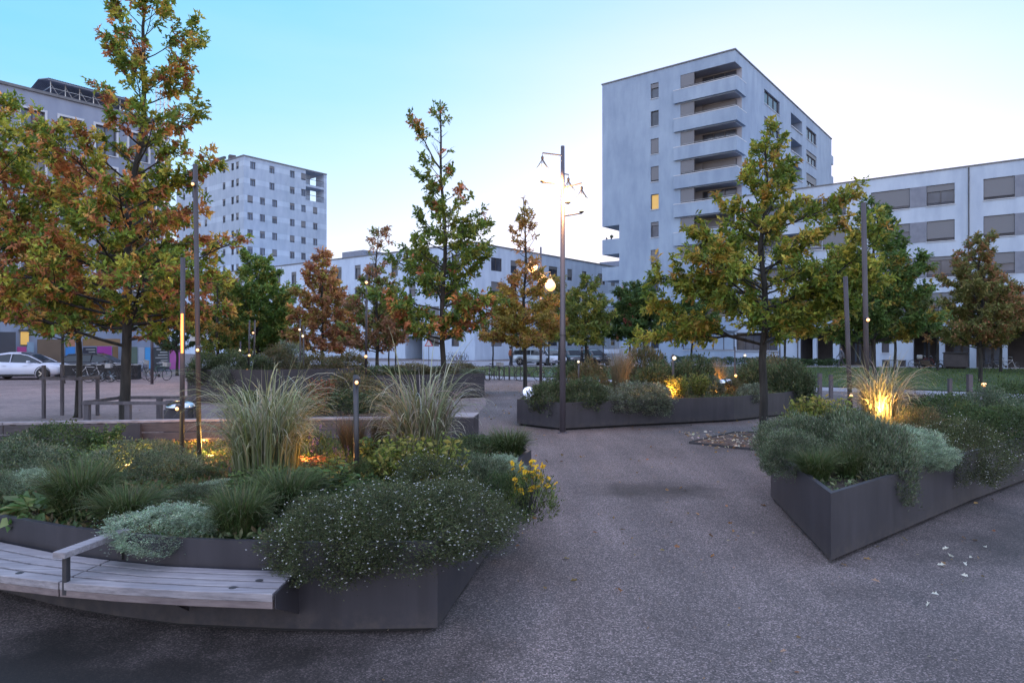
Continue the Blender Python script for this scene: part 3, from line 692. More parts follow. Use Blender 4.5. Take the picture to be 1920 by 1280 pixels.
P4b = [(-5.6, 24.9), (-1.08, 26.8), (-1.2, 29.5), (-5.8, 29)]
planter('P4', P4b, .95, 'dark planter end behind the right-hand tuft of ornamental grass', .86)
P5 = [(-6.6, 15.6), (-3.0, 16.2), (-2.6, 19), (-4.5, 21), (-7.6, 20)]
planter('P5', P5, .45, 'low dark planter just beyond the slatted bench, half hidden by grass', .4)

# ---------------------------------------------------------------- front bench
bench = empty('curved_bench', (-2.4, 4.9, 0)); tag(bench, 'weathered grey timber bench with armrest fixed to the wall of the left planter', 'bench')
def lerp(a, b, t): return tuple(a[i] * (1 - t) + b[i] * t for i in range(len(a)))
def slats(fr, bk, nb, z, th, par, gap=.028, off=(0, 0)):
    for i in range(nb):
        mb = MB(); t0, t1 = i / nb, (i + 1) / nb
        A = [lerp(f, b, t0) for f, b in zip(fr, bk)]; B = [lerp(f, b, t1) for f, b in zip(fr, bk)]
        w = (Vector(B[0]) - Vector(A[0])).length; B = [tuple(Vector(b) + (Vector(a) - Vector(b)).normalized() * gap) for a, b in zip(A, B)]
        n = len(A); vs = [(p[0], p[1], zz) for zz in (z - th, z) for p in A + B]
        fs = []
        for k in range(n - 1):
            a0, a1, b0, b1 = k, k + 1, n + k, n + k + 1; m = 2 * n
            fs += [(m + a0, m + a1, m + b1, m + b0), (a0, b0, b1, a1), (a0, a1, m + a1, m + a0), (b0, m + b0, m + b1, b1)]
        fs += [(0, m, m + n, n), (n - 1, 2 * n - 1, m + 2 * n - 1, m + n - 1)]
        mb.add([(v[0] - off[0], v[1] - off[1], v[2]) for v in vs], fs)
        o = mb.build('slat', 'wood', par, bevel=.004)
off = (-2.4, 4.9)
frA = [(-1.617, 4.60), (-2.2, 4.655), (-2.75, 4.735), (-3.20, 4.825)]; bkA = [(-1.60, 5.085), (-2.1, 5.13), (-2.62, 5.2), (-3.12, 5.34)]
frB = [(-3.212, 4.828), (-3.69, 4.955), (-4.4, 5.2), (-5.2, 5.56), (-6.6, 6.3)]; bkB = [(-3.132, 5.343), (-3.7, 5.53), (-4.4, 5.85), (-5.1, 6.2), (-6.5, 6.97)]
slats(frA, bkA, 4, .5, .055, bench, off=off); slats(frB, bkB, 4, .5, .055, bench, off=off)
for fr in (frA, frB):
    mb = MB(); fr2 = [(p[0] + .0, p[1] + .004) for p in fr]; bk2 = [(p[0] + .005, p[1] + .045) for p in fr]; n = len(fr)
    vs = [(p[0] - off[0], p[1] - off[1], zz) for zz in (.395, .4445) for p in fr2 + bk2]; fs = []; m = 2 * n
    for k in range(n - 1):
        fs += [(m + k, m + k + 1, m + n + k + 1, m + n + k), (k, n + k, n + k + 1, k + 1), (k, k + 1, m + k + 1, m + k), (n + k, m + n + k, m + n + k + 1, n + k + 1)]
    fs += [(0, m, m + n, n), (n - 1, 2 * n - 1, m + 2 * n - 1, m + n - 1)]
    mb.add(vs, fs); mb.build('front_board', 'woodside', bench, bevel=.004)
for (x, yf, yb) in ((-1.600, 4.605, 5.115), (-3.206, 4.85, 5.37), (-4.9, 5.5, 6.1), (-2.45, 4.78, 5.17)):
    mb = MB(); x1 = x; th = .006
    zz = .499 if x == -1.600 else .44
    vs = [(dx - off[0], y - off[1], z) for dx in (x, x + th) for (y, z) in ((yf, .40), (yf, zz), (yb, zz), (yb, .16))]
    mb.add(vs, [(0, 1, 2, 3), (7, 6, 5, 4), (0, 4, 5, 1), (1, 5, 6, 2), (2, 6, 7, 3), (3, 7, 4, 0)]); mb.build('bracket', 'planter', bench)
def armrest(x, yf, yb, xb):
    mb = MB(); mb.bar((x - off[0], yf + .04 - off[1], .41), (x - off[0], yf + .04 - off[1], .682), .045, .03); mb.bar((xb - off[0], yb - .03 - off[1], .505), (xb - off[0], yb - .03 - off[1], .682), .045, .03)
    a = mb.build('armrest', 'darksteel', bench)
    mb = MB(); mb.bar((x - off[0] - .01, yf - off[1] - .03, .705), (xb - off[0], yb - off[1] + .02, .705), .10, .045); mb.build('arm_board', 'wood', a, bevel=.005)
armrest(-3.16, 4.80, 5.36, -3.05); armrest(-4.86, 5.36, 5.98, -4.62)
for (x, y) in ((-1.93, 4.72), (-1.8, 4.86), (-3.62, 5.02)):
    mb = MB(); mb.lathe([(.028, 0), (.028, .0015)], (x - off[0], y - off[1], .5005), 14); mb.build('bolt_cover', 'darksteel', bench)

# ---------------------------------------------------------------- rear slatted bench
rb = empty('slatted_bench', (-4.5, 11.5, 0)); tag(rb, 'long slatted timber bench back running behind the left planter to the metal end box', 'bench')
rp = [(-15, 10.2), (-12.8, 10.45), (-8.2, 11.0), (-4.9, 11.5), (-3, 11.68), (-1.05, 11.8)]
o2 = (4.5, -11.5)
def wallboard(z0, z1, yo, th, mat, nm, par):
    for i in range(len(rp) - 1):
        p, q = rp[i], rp[i + 1]; mb = MB()
        d = (Vector(q) - Vector(p)).normalized(); nn = Vector((-d.y, d.x)); g = .006
        c = [Vector(p) + d * g + nn * yo, Vector(q) - d * g + nn * yo, Vector(q) - d * g + nn * (yo + th), Vector(p) + d * g + nn * (yo + th)]
        mb.prism([(v.x + o2[0], v.y + o2[1]) for v in c], z0, z1); mb.build(nm, mat, par, bevel=.004)
wallboard(.86, .90, -.02, .11, 'wood', 'top_rail', rb)
for (a, b) in ((.70, .845), (.53, .685), (.365, .515), (.2, .35), (.06, .185)): wallboard(a, b, 0, .035, 'wooddark', 'back_slat', rb)
wallboard(.44, .49, .09, .5, 'wood', 'seat', rb)
for x in np.linspace(-12, -1.6, 9):
    for i in range(len(rp) - 1):
        if rp[i][0] <= x <= rp[i + 1][0]: y = lerp(rp[i], rp[i + 1], (x - rp[i][0]) / (rp[i + 1][0] - rp[i][0]))[1]
    mb = MB(); mb.box((x + o2[0], y + .065 + o2[1], .43), (.07, .05, .855)); mb.box((x + o2[0], y + .33 + o2[1], .415), (.05, .45, .045)); mb.box((x + o2[0], y + .53 + o2[1], .2), (.05, .05, .395)); mb.build('post', 'darksteel', rb)
for x, w in ((-6.25, .30),):
    mb = MB(); mb.box((x + o2[0], 11.22 + o2[1], .43), (w, .04, .84)); mb.build('access_panel', 'planter', rb)
mb = MB(); mb.prism([(-1.045 + o2[0], 11.74 + o2[1]), (-.66 + o2[0], 11.70 + o2[1]), (-.60 + o2[0], 12.35 + o2[1]), (-1.02 + o2[0], 12.4 + o2[1])], 0, .89); eb = mb.build('end_box', 'planter', rb, bevel=.01)
mb = MB(); mb.prism([(-1.05 + o2[0], 11.735 + o2[1]), (-.655 + o2[0], 11.695 + o2[1]), (-.595 + o2[0], 12.355 + o2[1]), (-1.025 + o2[0], 12.41 + o2[1])], .893, .915); mb.build('cap', 'wood', eb, bevel=.003)

# ---------------------------------------------------------------- tree guards
def guard(x, y, w, d, h, label, post=.09, nmid=1, extra=0, rail=.08):
    g = empty('tree_guard', (x, y, 0)); tag(g, label, 'tree guard')
    for sx in (-1, 1):
        for sy in (-1, 1):
            mb = MB(); hz = h + (extra if (sx < 0) else 0); mb.box((sx * w / 2, sy * d / 2, hz / 2), (post, post, hz)); mb.build('post', 'stake', g, bevel=.006)
        for k in range(nmid):
            mb = MB(); mb.box((-w / 2 + w * (k + 1) / (nmid + 1), sx * d / 2, (h - .05) / 2), (post, post, h - .05)); mb.build('post', 'stake', g, bevel=.006)
    for sy in (-1, 1):
        mb = MB(); mb.box((0, sy * (d / 2 + post / 2 + .012), h - rail / 2 - .02), (w + .16, .03, rail)); mb.build('rail', 'stake', g, bevel=.004)
    for sx in (-1, 1):
        mb = MB(); mb.box((sx * (w / 2 + post / 2 + .012), 0, h - rail / 2 - .02), (.03, d + .02, rail)); mb.build('rail', 'stake', g, bevel=.004)
    return g
guard(-9.15, 17.0, 1.95, 1.45, .80, 'low square timber guard round the trunk of the big left oak', .12, 1)
guard(-12.85, 19.9, 1.05, .8, 1.2, 'tall timber guard round the slimmer trunk left of the big oak', .08, 0, .32)

# ---------------------------------------------------------------- bins and dome
bn = empty('litter_bin', (-6.84, 14.1, 0)); tag(bn, 'dark litter bin with shiny domed lid behind the slatted bench', 'litter bin')
mb = MB(); mb.box((.0, 0, .43), (.50, .46, .78)); mb.build('body', 'planter', bn, bevel=.02)
mb = MB(); mb.box((0, 0, .02), (.4, .38, .039)); mb.build('foot', 'plinth', bn)
mb = MB(); mb.lathe([(.29, .835), (.285, .87), (.23, .93), (.14, .965), (.03, .98)], n=24); mb.build('lid', 'chrome', bn, smooth=True)
for sx in (-1, 1):
    mb = MB(); mb.bar((sx * .265, 0, 0), (sx * .265, 0, .86), .025); mb.build('post', 'polesteel', bn)

# ---------------------------------------------------------------- lamps
flat('globe', (.9, .8, .6), .3, 0, (1, .82, .58), .10); flat('globefar', (.9, .7, .5), .3, 0, (1, .42, .11), .12)
flat('bulb', (.9, .7, .5), .3, 0, (1, .42, .10), .14); flat('bulbwhite', (.9, .8, .7), .3, 0, (1, .74, .42), .11)
flat('stripglow', (.9, .4, .1), .4, 0, (1, .28, .06), .10); flat('icelamp', (.8, .85, 1), .2, 0, (.55, .65, 1), .06)
def plight(loc, power, r=.05, col=(1, .55, .2), name='lamp_light', par=None):
    l = bpy.data.lights.new(name, 'POINT'); l.energy = power; l.color = col; l.shadow_soft_size = r
    o = bpy.data.objects.new(name, l); C.objects.link(o); o.location = loc; o.parent = par; return o
def globe_lamp(x, y, label, mat, specs, H=6.9, power=60, r=.175):
    L = empty('street_lamp', (x, y, 0)); tag(L, label, 'street lamp', 'tall lamp posts with hanging globes')
    mb = MB(); mb.tube([(0, 0, 0), (0, 0, 2.4), (0, 0, H)], [.075, .068, .045], 16); mb.build('pole', 'polesteel', L, smooth=True)
    mb = MB(); mb.lathe([(.12, 0), (.12, .012), (.08, .03)], n=20); mb.build('foot_plate', 'polesteel', L)
    mb = MB(); mb.lathe([(.078, 0), (.078, .04)], (0, 0, 2.33), 16); mb.build('collar', 'darksteel', L)
    for (dx, dy, zc) in specs:
        n = Vector((dx, dy, 0)); ln = n.length; g = empty('globe', (dx, dy, zc)); g.parent = L
        gr = 1.0
        prof = [(.02, -r - .02), (.10, -r * .93), (r * .72, -r * .68), (r * .95, -r * .25), (r, 0), (r * .95, r * .3), (r * .8, r * .62), (r * .5, r * .98), (r * .25, r * 1.25)]
        mb = MB(); mb.lathe(prof, n=24); mb.build('glass', mat, g, smooth=True)
        mb = MB()
        for k in range(7):
            w = 2 * math.pi * k / 7; c, s = math.cos(w), math.sin(w)
            mb.tube([(0, 0, r * 2.0), (r * .42 * c, r * .42 * s, r * 1.28), (r * .86 * c, r * .86 * s, r * .62)], .009, 5)
        mb.lathe([(.03, 0), (.035, .05), (.012, .08)], (0, 0, r * 1.93), 10); mb.lathe([(.05, 0), (.06, .02), (.012, -.03)], (0, 0, -r - .03), 10)
        mb.build('wire_cage', 'darksteel', g)
        up = zc + r * 2.45; dn = zc - r * 1.45
        mb = MB(); mb.tube([(0, 0, up), (dx, dy, up + .06)], .016, 6); mb.tube([(0, 0, dn), (dx, dy, dn + .03)], .016, 6)
        mb.tube([(dx, dy, up + .06), (dx, dy, zc + r * 2.0)], .006, 4); mb.tube([(dx, dy, dn + .03), (dx, dy, zc - r - .02)], .006, 4); mb.build('bracket', 'darksteel', L)
    return L
YL1 = 16.4
def gspec(u, v, dy=0): return ((u - 1055) / F * YL1, dy, gz(v, YL1))
globe_lamp(px(1055, YL1), YL1, 'tall steel lamp post with three glowing globes in the middle of the square', 'globe', [gspec(1017, 325), gspec(1068, 359, .35), gspec(1088.5, 386, -.25)], H=gz(274, YL1))
for (u, v, dy) in ((1046, 340, -.1), (1061, 372, -.15)):
    plight((px(u, YL1), YL1 + dy - .1, gz(v, YL1)), 9, .06, (1, .5, .18))
Y2 = 34.0
globe_lamp(px(1014, Y2), Y2, 'distant lamp post with orange globes shining through the autumn tree left of the tall lamp', 'globefar', [((998 - 1014) / F * Y2, 0, gz(501, Y2)), ((1018 - 1014) / F * Y2, .5, gz(524, Y2)), ((1031.5 - 1014) / F * Y2, -.3, gz(537, Y2))], r=.26)
Y3 = 35.0
globe_lamp(px(285, Y3), Y3, 'distant lamp post with a globe glowing through the big left oak', 'globefar', [((300 - 285) / F * Y3, 0, gz(521, Y3)), ((264 - 285) / F * Y3, 0, gz(524, Y3))], r=.2)
def garden_pole(u0, v0, u1, v1, Y, zb, w, lamps, label, mat='corten', strip=None, bulb='bulb', br=.022):
    x0, z0 = px(u0, Y), gz(v0, Y); x1 = px(u1, Y); g = empty('light_pole', (x1, Y, zb)); tag(g, label, 'light pole', 'slim garden light poles')
    mb = MB(); mb.tube([(0, 0, -.03), (x0 - x1, 0, z0 - zb)], w, 10); mb.build('pole', mat, g, smooth=True)
    for (u, v) in lamps:
        z = gz(v, Y); t = (z - zb) / (z0 - zb); xx = (x0 - x1) * t; rr = max(br, br)
        mb = MB(); mb.lathe([(.012, -.03), (.034, -.01), (.036, .04), (.02, .06)], (xx + (u - (u1 + (u0 - u1) * t)) / F * Y, -w - .02, z - zb), 10); h = mb.build('lamp_head', 'darksteel', g)
        mb = MB(); mb.lathe([(.004, -rr), (rr * .8, -rr * .6), (rr, 0), (rr * .8, rr * .6), (.004, rr)], (xx + (u - (u1 + (u0 - u1) * t)) / F * Y, -w - .055, z - zb), 12); mb.build('bulb', bulb, h, smooth=True)
    if strip:
        za, zb_ = gz(strip[0], Y) - zb, gz(strip[1], Y) - zb; t = ((za + zb_) / 2) / (z0 - zb); xx = (x0 - x1) * t
        mb = MB(); mb.box((xx + .012, -w - .006, (za + zb_) / 2), (w * .9, .01, za - zb_)); mb.build('light_strip', 'stripglow', g)
    return g
garden_pole(343, 483, 341, 875, 8.6, .6, .029, [(338, 765)], 'slim pole with a glowing orange strip, left of its taller neighbour', strip=(588, 662))
garden_pole(366, 308, 374, 895, 8.9, .6, .030, [(367, 348), (376, 656)], 'tallest slim rusty light pole in the left planter', br=.02)
garden_pole(667, 703, 669, 925, 7.3, .6, .030, [(672, 716)], 'short dark light pole standing between the two grass tufts', 'darksteel', br=.02)
garden_pole(1619, 380, 1627, 800, 12.0, .64, .045, [(1622, 600)], 'tall light pole left of the glowing grass in the right planter', br=.03)
garden_pole(1585, 518, 1596, 795, 12.4, .64, .042, [(1591, 741)], 'second light pole of the right planter with its lamp near the ground', br=.03)
garden_pole(688, 515, 686, 720, 25.5, 1.0, .045, [(688, 530), (687, 668)], 'thin light pole with two orange lamps in front of the red-brown trees', br=.055)
garden_pole(468, 600, 466, 700, 25.5, 1.1, .03, [(469, 666), (466, 693)], 'short light pole behind the large grass tuft at left', br=.045)
garden_pole(478, 600, 476, 700, 26.5, 1.1, .03, [(476, 624)], 'thin pole with one small lamp behind the large grass tuft', br=.04)
garden_pole(451, 640, 451, 690, 28, 1.1, .03, [(451, 657)], 'low pole with pale lamp above the shrubs of the tall planter', br=.05, bulb='bulbwhite')
garden_pole(563, 600, 563, 700, 27.5, .0, .03, [(563, 618)], 'thin pole whose lamp shines in the small reddish tree', br=.045, bulb='bulbwhite')
garden_pole(569, 610, 570, 700, 26.5, .0, .03, [(569, 630)], 'thin pole with a lamp just under the reddish tree crown', br=.045, bulb='bulbwhite')
garden_pole(1262, 664, 1262, 742, 19.6, .62, .035, [(1263, 671)], 'short dark light pole rising from the middle planter', 'darksteel', br=.055, bulb='bulbwhite')
garden_pole(1378, 650, 1378, 730, 21.2, .62, .02, [(1378, 704)], 'thin pole with orange lamp in the right half of the middle planter', br=.045)
garden_pole(1085, 672, 1085, 735, 21.0, .62, .03, [(1084, 678)], 'short pole with small lamp behind the tall lamp post', 'darksteel', br=.035, bulb='bulbwhite')
garden_pole(1396, 662, 1395, 686, 57.0, .0, .05, [(1396, 666)], 'far bollard lamp in front of the long ground floor window', 'darksteel', br=.10, bulb='bulbwhite')
garden_pole(1470, 605, 1471, 686, 57.5, .0, .05, [(1469, 611)], 'far pole lamp beside the small round tree by the arcade', 'darksteel', br=.09, bulb='bulbwhite')
garden_pole(1131, 618, 1131, 685, 58.5, .0, .05, [(1130, 625)], 'far pole lamp at the left corner of the tower', 'darksteel', br=.10, bulb='bulbwhite')
garden_pole(1127, 684, 1127, 700, 24.6, .62, .02, [(1127, 689)], 'tiny path light at the back of the middle planter', 'darksteel', br=.04, bulb='bulbwhite')
# bollards by the path
for (u, v, Y, w, lab) in ((1537, 700, 25.6, .052, 'left one of the two steel bollards right of the middle planter'), (1558, 703, 26.6, .05, 'right one of the two steel bollards right of the middle planter'), (1781, 710, 27.0, .05, 'shorter square bollard behind the right planter, left of the thick one'), (1818, 702, 25.8, .062, 'thicker taller bollard behind the right planter')):
    b = empty('bollard', (px(u, Y), Y, 0)); tag(b, lab, 'bollard', 'steel bollards by the footpath'); z = gz(v, Y)
    MB().box((0, 0, z / 2), (w * 2.6, w * 2.6, z)).build('post', 'polesteel', b, bevel=.012); MB().box((0, 0, z + .006), (w * 2.8, w * 2.8, .012)).build('cap', 'darksteel', b)
b = empty('bollard', (px(1845, 23.5), 23.5, 0)); tag(b, 'bollard lamp glowing yellow at far right behind the right planter', 'bollard lamp'); z = gz(721, 23.5)
MB().tube([(0, 0, 0), (0, 0, z - .05)], .05, 12).build('post', 'darksteel', b, smooth=True); MB().lathe([(.05, -.06), (.075, -.02), (.075, .04), (.02, .07)], (0, 0, z), 14).build('lamp_head', 'bulb', b, smooth=True)
# ice-white dome lamp and glints in the middle planter
d = MB().lathe([(.06, 0), (.06, .1), (.12, .12), (.155, .18), (.15, .26), (.1, .32), (.02, .345)], (0, 0, 0), 20).build('dome_lamp', 'icelamp', smooth=True)
d.location = (px(991, 18.45), 18.45, .63); tag(d, 'blue-white glass dome light at the left end of the middle planter', 'dome light')
for i, (u, v, Y, lab) in enumerate(((1352, 716, 20.4, 'round silver spotlight lying among the plants of the middle planter'), (1366, 713, 20.6, 'smaller silver spotlight right of the first one in the middle planter'))):
    s = empty('spotlight', (px(u, Y), Y, .62)); tag(s, lab, 'spotlight')
    MB().tube([(0, 0, 0), (0, 0, .22)], .012, 6).build('stem', 'darksteel', s); MB().lathe([(.03, .2), (.12, .25), (.15 - .03 * i, .38), (.1, .44), (.02, .45)], n=18).build('housing', 'chrome', s, smooth=True)
# ground uplights (glow)
def uplight(x, y, z, power, label, lz=.2, col=(1, .42, .1)):
    s = empty('uplight', (x, y, z)); tag(s, label, 'uplight')
    MB().lathe([(.05, 0), (.05, .05), (.045, .06)], n=12).build('housing', 'darksteel', s); MB().lathe([(.038, 0), (.038, .004)], (0, 0, .0605), 12).build('lens', 'bulb', s)
    plight((0, 0, lz), power * .42, .04, col, 'uplight_glow', s)
uplight(px(372, 10.35), 10.5, .62, 7, 'orange uplight on the soil lighting the slatted bench')
uplight(px(395, 9.1), 9.1, .62, 3, 'small uplight in yellow-lit leaves right of the tallest left pole', col=(1, .55, .12))
uplight(px(572, 8.3), 8.3, .62, 3.0, 'uplight glowing under the red plants right of the large grass tuft')
uplight(px(628, 7.6), 7.6, .64, 1.8, 'small uplight just left of the short dark pole')
uplight(px(1650, 11.3), 11.3, .64, 7, 'uplight under the glowing grass tuft of the right planter', lz=.42, col=(1, .58, .18))
uplight(px(1256, 19.0), 19.0, .62, 12, 'orange uplight beside the short pole of the middle planter')
uplight(px(1345, 20.9), 20.9, .62, 9, 'orange uplight glowing in low grass of the middle planter')
uplight(px(240, 8.4), 8.4, .62, 2.0, 'dim yellow uplight among the leaves in the left planter', col=(1, .7, .2))
plight((px(345, 8.6), 8.4, gz(620, 8.6)), .6, .03, (1, .35, .1), 'strip_glow')
plight((px(300, 34.3), 34.3, gz(521, 35)), 25, .2, (1, .5, .2)); plight((px(1018, 33), 33, gz(520, 34)), 35, .2, (1, .55, .22))

# ---------------------------------------------------------------- tree bed with edging, leaves on the ground
bed = [(px(1290, 14.9), 14.7), (px(1372, 16.6), 16.35), (px(1450, 17), 16.2), (px(1470, 13.6), 13.9), (px(1420, 13.7), 13.75)]
tb = empty('tree_bed', (bed[0][0], bed[0][1], 0)); tag(tb, 'leaf-strewn mulch bed with steel edging round the trunk of the right oak', 'tree bed')
q = [(p[0] - bed[0][0], p[1] - bed[0][1]) for p in bed]; MB().prism(q, .004, .03).build('mulch', 'mulch', tb); ring(inset(q, -.02), 0, .05, .012).build('edging', 'darksteel', tb)
def litter(name, xs, ys, n, cols, label, size=.09, z=.032):
    P = np.stack([RNG.uniform(xs[0], xs[1], n), RNG.uniform(ys[0], ys[1], n), np.full(n, z)], 1); P[:, 2] += RNG.uniform(0, .015, n)
    D = RNG.normal(size=(n, 3)); D[:, 2] *= .12
    o = obj_of(leaf_mesh(name, P, D, RNG.uniform(size * .6, size * 1.3, n), .6, pal(n, cols), lobed=True), name); return o
o = litter('fallen_leaves', (4.0, 5.9), (13.9, 16.4), 260, [(.24, .13, .08), (.32, .24, .2), (.12, .07, .04), (.4, .34, .34)], ''); tag(o, 'dry brown leaves scattered over the mulch bed', 'leaves', kind='stuff')
o = litter('fallen_leaves', (-13, 8), (6, 34), 1100, [(.14, .08, .04), (.2, .11, .05), (.1, .07, .04)], '', .07, .01); tag(o, 'small dark leaves scattered over the gravel square', 'leaves', kind='stuff')
o = litter('fallen_leaves', (-4, 7), (4, 9), 160, [(.12, .08, .05), (.2, .16, .13), (.1, .07, .04)], '', .03, .006); tag(o, 'tiny leaf scraps scattered over the gravel in the foreground', 'leaves', kind='stuff')
LP = [(1767, 1030, 'pale fallen leaf nearest the right planter wall'), (1789, 1044, 'curled pale leaf in the dark patch, second from the right planter'), (1822, 1046, 'small pale leaf level with the curled one at right'), (1757, 1060, 'wide pale leaf at the left side of the dark patch'), (1812, 1062, 'crumpled pale leaf in the middle of the dark patch'), (1815, 1081, 'bright flat leaf at lower right of the dark patch'), (1746, 1114, 'brightest long pale leaf on the bare gravel'), (1738, 1138, 'faint leaf below the brightest one'), (1650, 1093, 'dull grey leaf left of the bright one, near the planter corner'), (1844, 1026, 'pale leaf farthest right on the dark patch'), (1463, 1224, 'lone reddish leaf in the middle of the near gravel')]
for i, (u, v, lab) in enumerate(LP):
    x, y = ground(u, v); n = 1
    me = leaf_mesh('fallen_leaf', [(0, 0, .004)], [(math.cos(i * 1.9), math.sin(i * 1.9), .18)], [.075 if i != 10 else .05], .5, [(.42, .38, .4) if i not in (8, 10) else (.2, .13, .11)], lobed=True, fold=.5)
    o = obj_of(me, 'fallen_leaf'); o.location = (x, y, .006); tag(o, lab, 'leaf', 'single fallen leaves on the near gravel')
# ---------------------------------------------------------------- trees
OAKG = [(.065, .10, .022), (.11, .14, .028), (.19, .18, .035)]; OAKR = [(.23, .095, .05), (.28, .125, .055), (.17, .07, .045), (.28, .17, .055)]
def tree(label, u, Y, H, env, r0, palette, seed, name='oak_tree', nb=46, dens=1.0, leaf=.15, cb=None, lean=(0, 0), ros=8, special=(), group=None, lobed=True, base_z=0, squash=1.0, cat='tree', gap=-.95, thin=0):
    x = px(u, Y); root = empty(name, (x, Y, base_z)); tag(root, label, cat, group)
    rr = random.Random(seed); g = np.random.default_rng(seed)
    zs = [e[0] for e in env]; rs = [e[1] for e in env]; el = [e[2] if len(e) > 2 else e[1] for e in env]
    def R(z, right): return float(np.interp(z, zs, rs if right else el))
    wob = [(rr.uniform(-1, 1), rr.uniform(-1, 1)) for _ in range(9)]
    def tp(z):
        t = z / H; i = min(int(t * 8), 7); f = t * 8 - i; k = .014 * H * min(1, t * 2)
        return Vector((lean[0] * t ** 1.3 + k * (wob[i][0] * (1 - f) + wob[i + 1][0] * f), lean[1] * t + k * (wob[i][1] * (1 - f) + wob[i + 1][1] * f), z))
    def tr(z): return max(.012, r0 * (1 - z / H) ** .8 * .93 + .012)
    mb = MB(); zz = [0, .15] + list(np.linspace(.5, H * .985, 16)); mb.tube([tp(z) for z in zz], [r0 * 1.35, r0 * 1.08] + [tr(z) for z in zz[2:]], 9)
    z0 = zs[0]; tips = []
    def branch(p, d, L, r, depth, upk):
        pts = [p]; dd = d.copy(); n = 5 if depth == 0 else 3
        for i in range(n):
            dd = (dd + Vector((rr.uniform(-.16, .16), rr.uniform(-.16, .16), upk + rr.uniform(-.1, .12)))).normalized(); pts.append(pts[-1] + dd * (L / n))
        mb.tube(pts, [r * (1 - .8 * i / n) for i in range(n + 1)], 5 if depth == 0 else 3, cap=False)
        Lr = L
        if depth == 0 and L > .35:
            k = max(3, int(L / .17 * dens)); 
            for j in range(k):
                t = .30 + .70 * (j + rr.random()) / k; a = t * n; i = min(int(a), n - 1); q = pts[i].lerp(pts[i + 1], a - i)
                t2 = (pts[i + 1] - pts[i]).normalized(); sd = t2.cross(Vector((0, 0, 1))) * rr.choice((-1, 1)) + Vector((0, 0, rr.uniform(-.35, .6)))
                branch(q, (t2 * .7 + sd * .9).normalized(), min(1.2, max(.18, L * rr.uniform(.24, .48) * (1.15 - t * .5))), r * .35, 1, .02)
            tips.append((pts[-1], dd)); tips.append((pts[-2], dd))
        else:
            tips.append((pts[-1], dd))
            tips.append((pts[-2].lerp(pts[-1], .2), dd))
            if L > .3: tips.append((pts[1].lerp(pts[2], .4), dd))
            if L > .5: tips.append((pts[1], dd)); tips.append((pts[2], dd))
    ang = rr.uniform(0, 6.28)
    for i in range(nb):
        f = (i + .5) / nb; z = z0 + (H * .97 - z0) * f ** 1.25
        ang += 2.4 + rr.uniform(-.5, .5); c, s = math.cos(ang), math.sin(ang)
        L = (R(z, c > 0)) * (abs(c) * 1.0 + (1 - abs(c)) * .85) * rr.uniform(.66, 1.25)
        if rr.random() < .12: L *= .6
        el_ = .10 + .62 * f + rr.uniform(-.12, .14); d = Vector((c * math.cos(el_), s * math.cos(el_) * squash, math.sin(el_)))
        branch(tp(max(z - L * math.sin(el_) * .75, z0 * .85)), d.normalized(), L / max(.45, math.cos(el_)) * 1.02, max(.012, tr(z) * .42), 0, .03)
    for (z, dx, dz, L) in special: branch(tp(z), Vector((dx, rr.uniform(-.2, .2), dz)).normalized(), L, .03, 0, .01)
    tips.append((tp(H * .98), Vector((0, 0, 1)))); tips.append((tp(H * .94), Vector((0, .2, 1))))
    mb.build('trunk', 'bark', root, smooth=True)
    T = np.array([t[0] for t in tips]); TD = np.array([t[1] for t in tips]); kp = snoise(T, 2.6, seed + 50) + .35 * g.normal(size=len(T)) > gap + thin * np.clip((T[:, 2] / H - .55) / .3, 0, 1); T = T[kp]; TD = TD[kp]; m = len(T)
    P = np.repeat(T, ros, 0) + g.normal(size=(m * ros, 3)) * leaf * .25
    D = g.normal(size=(m * ros, 3)); D /= np.linalg.norm(D, axis=1, keepdims=True); D = D + np.repeat(TD, ros, 0) * .75; D[:, 2] -= .12
    w = snoise(T, 1.1, seed) + g.normal(size=m) * .55
    cg, cr, bias = palette; colr = np.empty((m, 3))
    ci = g.integers(0, len(cg), m); cj = g.integers(0, len(cr), m); colr = np.where((w > bias)[:, None], np.asarray(cr)[cj], np.asarray(cg)[ci])
    cols = np.repeat(colr, ros, 0) * (1 + .22 * g.normal(size=(m * ros, 1))); cols = np.clip(cols * (1 + .07 * g.normal(size=cols.shape)), .006, .6)
    obj_of(leaf_mesh('crown', P, D, g.uniform(.65, 1.25, m * ros) * leaf, .5, cols, lobed=lobed, droop=.15), 'crown', root)
    return root
PL = lambda g, r, b: (g, r, b)
# big left oak
tree('big autumn oak at left with rust and green leaves, crown running out of the frame', 234, 17.0, 11.6, [(2.4, 2.2, 2.8), (3.2, 2.7, 3.3), (4.6, 2.5, 3.2), (5.6, 1.7, 2.4), (6.6, 1.6, 1.6), (7.6, 1.35, .9), (8.6, 1.0, 1.0), (10, 1.2, 1.0), (11.6, .5, .5)], .125, PL(OAKG, OAKR, .22), 3, nb=66, dens=1.3, leaf=.165, ros=9, gap=-.75, thin=.35, lean=(.55, 0))
tree('slimmer young oak inside the tall guard at far left', 146, 19.8, 7.6, [(2.6, 1.7), (4, 2.1), (5.5, 1.7), (6.6, 1.0), (7.6, .3)], .085, PL(OAKG, OAKR, .2), 5, nb=40, leaf=.16)
tree('oak standing mostly outside the left edge of the frame', -62, 17.5, 9.0, [(2.8, 1.7), (4.2, 2.1), (6.5, 2.0), (7.6, 1.3), (9.0, .4)], .11, PL(OAKG, OAKR, .5), 8, nb=44, dens=1.1, leaf=.17)
